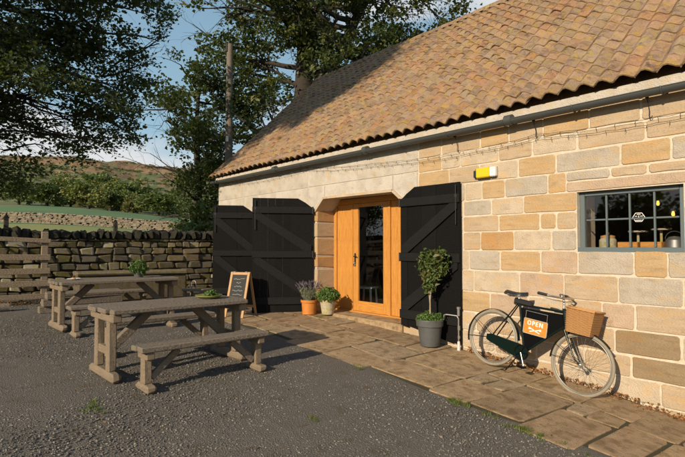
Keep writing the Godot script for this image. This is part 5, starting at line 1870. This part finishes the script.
# ---------------------------------------------------------------- pots
func pots() -> void:
	var r := R(77)
	# bay tree in a grey pot
	var gy := ground(-4.78, 0.3) + 0.012
	var t := thing("potted_bay_tree", Vector3(-4.78, gy, 0.30), 0.0, "young standard bay tree in a grey pot before the black door", "tree")
	var m := MB.new()
	m.lathe([Vector2(0, 0.002), Vector2(0.135, 0.002), Vector2(0.14, 0.01), Vector2(0.175, 0.285), Vector2(0.195, 0.29), Vector2(0.20, 0.375), Vector2(0.197, 0.385), Vector2(0.18, 0.385), Vector2(0.17, 0.30)], 36)
	put("pot", m, M.plastic_pot, t)
	m = MB.new()
	m.lathe([Vector2(0.178, 0.345), Vector2(0.0, 0.355)], 20)
	put("soil", m, M.soil, t)
	m = MB.new()
	m.tube([Vector3(0, 0.34, 0), Vector3(0.01, 0.6, 0.0), Vector3(-0.02, 0.95, 0.01), Vector3(0.0, 1.2, 0)], [0.013, 0.012, 0.010, 0.005], 8)
	m.tube([Vector3(0.03, 0.34, 0.02), Vector3(0.015, 0.65, 0.01), Vector3(0.04, 0.92, 0.0), Vector3(0.08, 1.18, 0)], [0.010, 0.009, 0.008, 0.004], 8)
	for k in 12:
		var p := Vector3(0.0, r.randf_range(0.88, 1.2), 0)
		m.tube([p, p + Vector3(r.randfn() * 0.08, r.randf_range(0.05, 0.14), r.randfn() * 0.08)], 0.003, 4, false)
	put("trunk", m, M.bark_pale, t)
	for k in 2:
		var xs := []
		for q in 80:
			var u := r.randf()
			var y: float = 0.80 + 0.55 * u
			var rad: float = (0.05 + 0.19 * smoothstep(0.15, 0.7, u)) * (1.0 - 0.35 * smoothstep(0.75, 1.0, u))
			var a := r.randf() * TAU
			var rr := rad * pow(r.randf(), 0.4)
			xs.append(Transform3D(rbasis(r) * Basis.from_scale(Vector3.ONE * r.randf_range(0.75, 1.15)), Vector3(cos(a) * rr + 0.08 * u, y, sin(a) * rr * 0.8)))
		multi("crown", LM["bay%d" % k], xs.slice(0, 48 if k == 0 else 30), t)
	var us := []
	for q in 150:
		var a := r.randf() * TAU; var d := 0.17 * sqrt(r.randf())
		us.append(Transform3D(rbasis(r) * Basis.from_scale(Vector3.ONE * r.randf_range(0.7, 1.2)), Vector3(cos(a) * d, 0.385 + 0.06 * r.randf() * (1.2 - d / 0.17), sin(a) * d)))
	multi("underplanting", LM.herb, us, t)
	# terracotta pot of lavender
	gy = ground(-7.72, 0.3) + 0.012
	t = thing("potted_lavender", Vector3(-7.74, gy, 0.30), 0.0, "lavender in a bright orange glazed pot by the left jamb", "plant")
	m = MB.new()
	m.lathe([Vector2(0, 0.002), Vector2(0.125, 0.002), Vector2(0.13, 0.01), Vector2(0.145, 0.225), Vector2(0.162, 0.228), Vector2(0.165, 0.272), Vector2(0.15, 0.275), Vector2(0.14, 0.24)], 32)
	put("pot", m, M.terracotta, t)
	m = MB.new()
	m.lathe([Vector2(0.147, 0.25), Vector2(0.0, 0.255)], 16)
	put("soil", m, M.soil, t)
	var ln := MB.new(); var hd := MB.new()
	for q in 150:
		var a := r.randf() * TAU
		var lean := r.randf_range(0.0, 0.55)
		var p := Vector3(cos(a) * 0.09 * sqrt(r.randf()), 0.25, sin(a) * 0.09)
		var h := r.randf_range(0.15, 0.36)
		var e := p + Vector3(cos(a) * sin(lean), cos(lean), sin(a) * sin(lean)) * h
		var sd := Vector3(-sin(a), 0, cos(a)) * 0.005
		ln.face(p - sd, p + sd, e, Vector3(cos(a), 0.3, sin(a)))
		for w in 4:
			var mp := p.lerp(e, r.randf_range(0.2, 0.8))
			ln.face(mp, mp + Vector3(r.randfn(), 1.2, r.randfn()).normalized() * 0.05, mp + Vector3(r.randfn(), 0.6, r.randfn()).normalized() * 0.018, Vector3(r.randfn(), 1, r.randfn()))
		if h > 0.25: hd.tube([e, e + (e - p).normalized() * 0.03, e + (e - p).normalized() * 0.055], [0.006, 0.009, 0.003], 4)
	put("foliage", ln, M.lavender, t)
	put("flower_heads", hd, M.lavender_head, t)
	# pale stone pot in the corner of the doorway
	t = thing("potted_herb", Vector3(-7.42, ground(-7.4, 0.05) + 0.03, 0.10), 0.0, "leafy green herb in a pale lichened stone pot beside the entrance", "plant")
	m = MB.new()
	m.lathe([Vector2(0, 0.002), Vector2(0.105, 0.002), Vector2(0.112, 0.012), Vector2(0.16, 0.30), Vector2(0.162, 0.315), Vector2(0.145, 0.315), Vector2(0.135, 0.28)], 28)
	put("pot", m, M.stone_pot, t)
	m = MB.new()
	m.lathe([Vector2(0.142, 0.285), Vector2(0.0, 0.29)], 16)
	put("soil", m, M.soil, t)
	var xs := []
	for q in 130:
		var a := r.randf() * TAU; var d := 0.19 * sqrt(r.randf())
		xs.append(Transform3D(rbasis(r) * Basis.from_scale(Vector3.ONE * r.randf_range(1.0, 1.7)), Vector3(cos(a) * d, 0.32 + 0.13 * r.randf() * (1.25 - d / 0.19), sin(a) * d)))
	multi("foliage", LM.herb, xs, t)

# ---------------------------------------------------------------- small things on and by the wall
func details() -> void:
	var r := R(88)
	# outdoor tap with its lagged pipe
	var t := thing("water_tap", Vector3(-4.42, 0.0, 0.10), 0.0, "galvanised outdoor tap and pipe beside the black door", "tap")
	var m := MB.new()
	m.tube([Vector3(0, ground(-4.42, 0.1) - 0.02, 0), Vector3(0, 0.56, 0), Vector3(-0.02, 0.60, 0.01), Vector3(-0.17, 0.61, 0.06), Vector3(-0.20, 0.60, 0.07), Vector3(-0.205, 0.56, 0.075)], 0.013, 8)
	put("pipe", m, M.galv, t)
	m = MB.new()
	m.tube([Vector3(0.0, 0.60, 0), Vector3(0.0, 0.70, 0)], 0.022, 10)
	m.tube([Vector3(0.0, 0.70, 0), Vector3(0.0, 0.73, 0)], 0.030, 10)
	put("valve", m, M.galv, t)
	m = MB.new()
	m.tube([Vector3(0, 0.40, 0), Vector3(0, 0.46, 0)], 0.022, 8)
	m.tube([Vector3(0, 0.28, 0), Vector3(0, 0.32, 0)], 0.020, 8)
	put("coupling", m, M.steel, t)
	m = MB.new()
	m.tube([Vector3(0, 0.08, 0), Vector3(0.01, 0.16, 0.01), Vector3(0, 0.24, 0)], [0.026, 0.024, 0.018], 8)
	put("lagging", m, M.chalk, t)
	# yellow and white light box high on the wall
	t = thing("emergency_light", Vector3(-4.0, 2.61, 0.0), 0.0, "yellow and white emergency light box high on the coursed stone", "lamp")
	m = MB.new()
	m.cbox(Vector3(-0.02, 0.005, 0.045), Vector3(0.21, 0.135, 0.075), 0.012)
	put("body", m, M.yellow, t)
	m = MB.new()
	m.cbox(Vector3(0.135, 0.005, 0.042), Vector3(0.095, 0.13, 0.07), 0.012)
	put("end_cap", m, M.white, t)
	m = MB.new()
	m.cbox(Vector3(-0.155, 0.0, 0.03), Vector3(0.055, 0.10, 0.05), 0.008)
	put("lens_block", m, M.iron, t)
	m = MB.new()
	m.cbox(Vector3(0, 0, 0.006), Vector3(0.36, 0.15, 0.012), 0.003)
	put("back_plate", m, M.galv, t)
	# string of small lamps swagged below the gutter
	for w in 2:
		t = thing("string_lights", Vector3.ZERO, 0.0, ["upper string of tiny lamps swagged below the gutter", "lower string of tiny lamps swagged below the gutter"][w], "lights", "string lights under the eaves")
		var knots := [[-11.8, 3.20], [-8.2, 3.17], [-6.2, 3.01], [-5.9, 2.99], [-4.14, 2.95], [-3.25, 3.0], [-1.55, 2.95], [0.8, 3.0]]
		m = MB.new()
		var pts := []
		for k in knots.size() - 1:
			var a := Vector3(knots[k][0], knots[k][1] + (0.02 if w == 0 else -0.03), 0.03)
			var b := Vector3(knots[k + 1][0], knots[k + 1][1] + (0.02 if w == 0 else -0.03), 0.03)
			var n := int((b.x - a.x) / 0.12) + 2
			for i in n:
				var u := float(i) / n
				pts.append(a.lerp(b, u) - Vector3(0, (0.05 + 0.025 * w) * (b.x - a.x) * u * (1.0 - u), 0) + Vector3(0, r.randf_range(-0.006, 0.006), r.randf_range(-0.005, 0.01)))
		m.tube(pts, 0.0025, 4, false)
		put("cable", m, M.iron, t)
		for i in range(2 + w, pts.size(), 2):
			m = MB.new()
			var p: Vector3 = pts[i]
			m.tube([p, p + Vector3(r.randf_range(-0.01, 0.01), -0.022, 0.004), p + Vector3(r.randf_range(-0.01, 0.01), -0.04, 0.004)], [0.0025, 0.004, 0.002], 4)
			put("bulb", m, M.iron, t)
	# hooks that carry the strings
	for x in [-4.47, -3.25, -1.95]:
		t = thing("cable_hook", Vector3(x, 3.0, 0.03), 0.0, {-4.47: "wire hook below the gutter above the emergency light", -3.25: "wire hook below the gutter between the light box and the window", -1.95: "wire hook below the gutter right above the window"}[x], "hook", "hooks under the gutter")
		m = MB.new()
		m.tube([Vector3(0, 0.19, 0.05), Vector3(0.004, 0.06, 0.0), Vector3(0.0, 0.0, 0.0), Vector3(0.02, -0.03, 0.01), Vector3(0.035, -0.005, 0.01)], 0.005, 5)
		put("wire", m, M.iron, t)
		m = MB.new()
		m.cbox(Vector3(0, 0.19, 0.05), Vector3(0.03, 0.02, 0.03), 0.003)
		put("clip", m, M.iron, t)
	# fallen leaves along the foot of the wall and below the fence
	var xs := [[], []]
	for k in 900:
		var x := r.randf_range(-4.3, 0.5)
		var z := 0.01 + absf(r.randfn()) * (0.07 if x > -2.4 else 0.045)
		xs[k % 2].append(Transform3D(rbasis(r) * Basis.from_scale(Vector3.ONE * r.randf_range(0.35, 0.9)), Vector3(x, ground(x, z) + 0.015 + max(0.0, 0.05 - z * 0.4) * r.randf(), z)))
	for k in 900:
		var z := r.randf_range(1.0, 7.5)
		var x := -11.95 - 0.06 * z + absf(r.randfn()) * 0.22
		xs[k % 2].append(Transform3D(rbasis(r) * Basis.from_scale(Vector3.ONE * r.randf_range(0.5, 1.1)), Vector3(x, ground(x, z) + 0.01 + 0.05 * r.randf(), z)))
	for k in 160:
		var x := r.randf_range(-9.0, 0.0); var z := r.randf_range(0.2, 5.5)
		xs[k % 2].append(Transform3D(Basis(Vector3.UP, r.randf() * TAU) * Basis(Vector3.RIGHT, r.randf_range(-0.2, 0.2)) * Basis.from_scale(Vector3.ONE * r.randf_range(0.3, 0.6)), Vector3(x, ground(x, z) + 0.022, z)))
	tag(multi("fallen_leaves", LM.lit0, xs[0], self), "orange fallen leaves gathered along the wall foot", "leaves", "", "stuff")
	tag(multi("withered_leaves", LM.lit1, xs[1], self), "brown withered leaves gathered along the wall foot", "leaves", "", "stuff")
	# tufts of grass along the edge of the paving
	var bl := MB.new()
	for k in 14:
		var a := r.randf() * TAU
		var e := Vector3(cos(a) * r.randf_range(0.01, 0.035), r.randf_range(0.02, 0.05), sin(a) * r.randf_range(0.01, 0.035))
		var o := Vector3(r.randfn(), 0, r.randfn()) * 0.012
		bl.face(o + Vector3(-sin(a), 0, cos(a)) * 0.003, o - Vector3(-sin(a), 0, cos(a)) * 0.003, o + e, Vector3(cos(a), 1, sin(a)))
	var gx := []
	for c in [[-3.15, 1.84, 0.05, 34], [-2.35, 1.90, 0.08, 46], [-4.6, 1.86, 0.12, 8], [-2.75, 1.86, 0.2, 8], [-1.75, 1.88, 0.2, 8], [-5.0, 4.75, 0.10, 22], [-3.6, 3.3, 0.06, 10], [-7.35, 0.35, 0.10, 16]]:
		for k in c[3]:
			var x: float = c[0] + r.randfn() * c[2]; var z: float = c[1] + r.randfn() * 0.03
			gx.append(Transform3D(Basis(Vector3.UP, r.randf() * TAU) * Basis.from_scale(Vector3.ONE * r.randf_range(0.5, 1.1)), Vector3(x, ground(x, z), z)))
	tag(multi("grass", bl.mesh(M.grass), gx, self), "small grass tufts along the edge of the paving", "grass", "", "stuff")
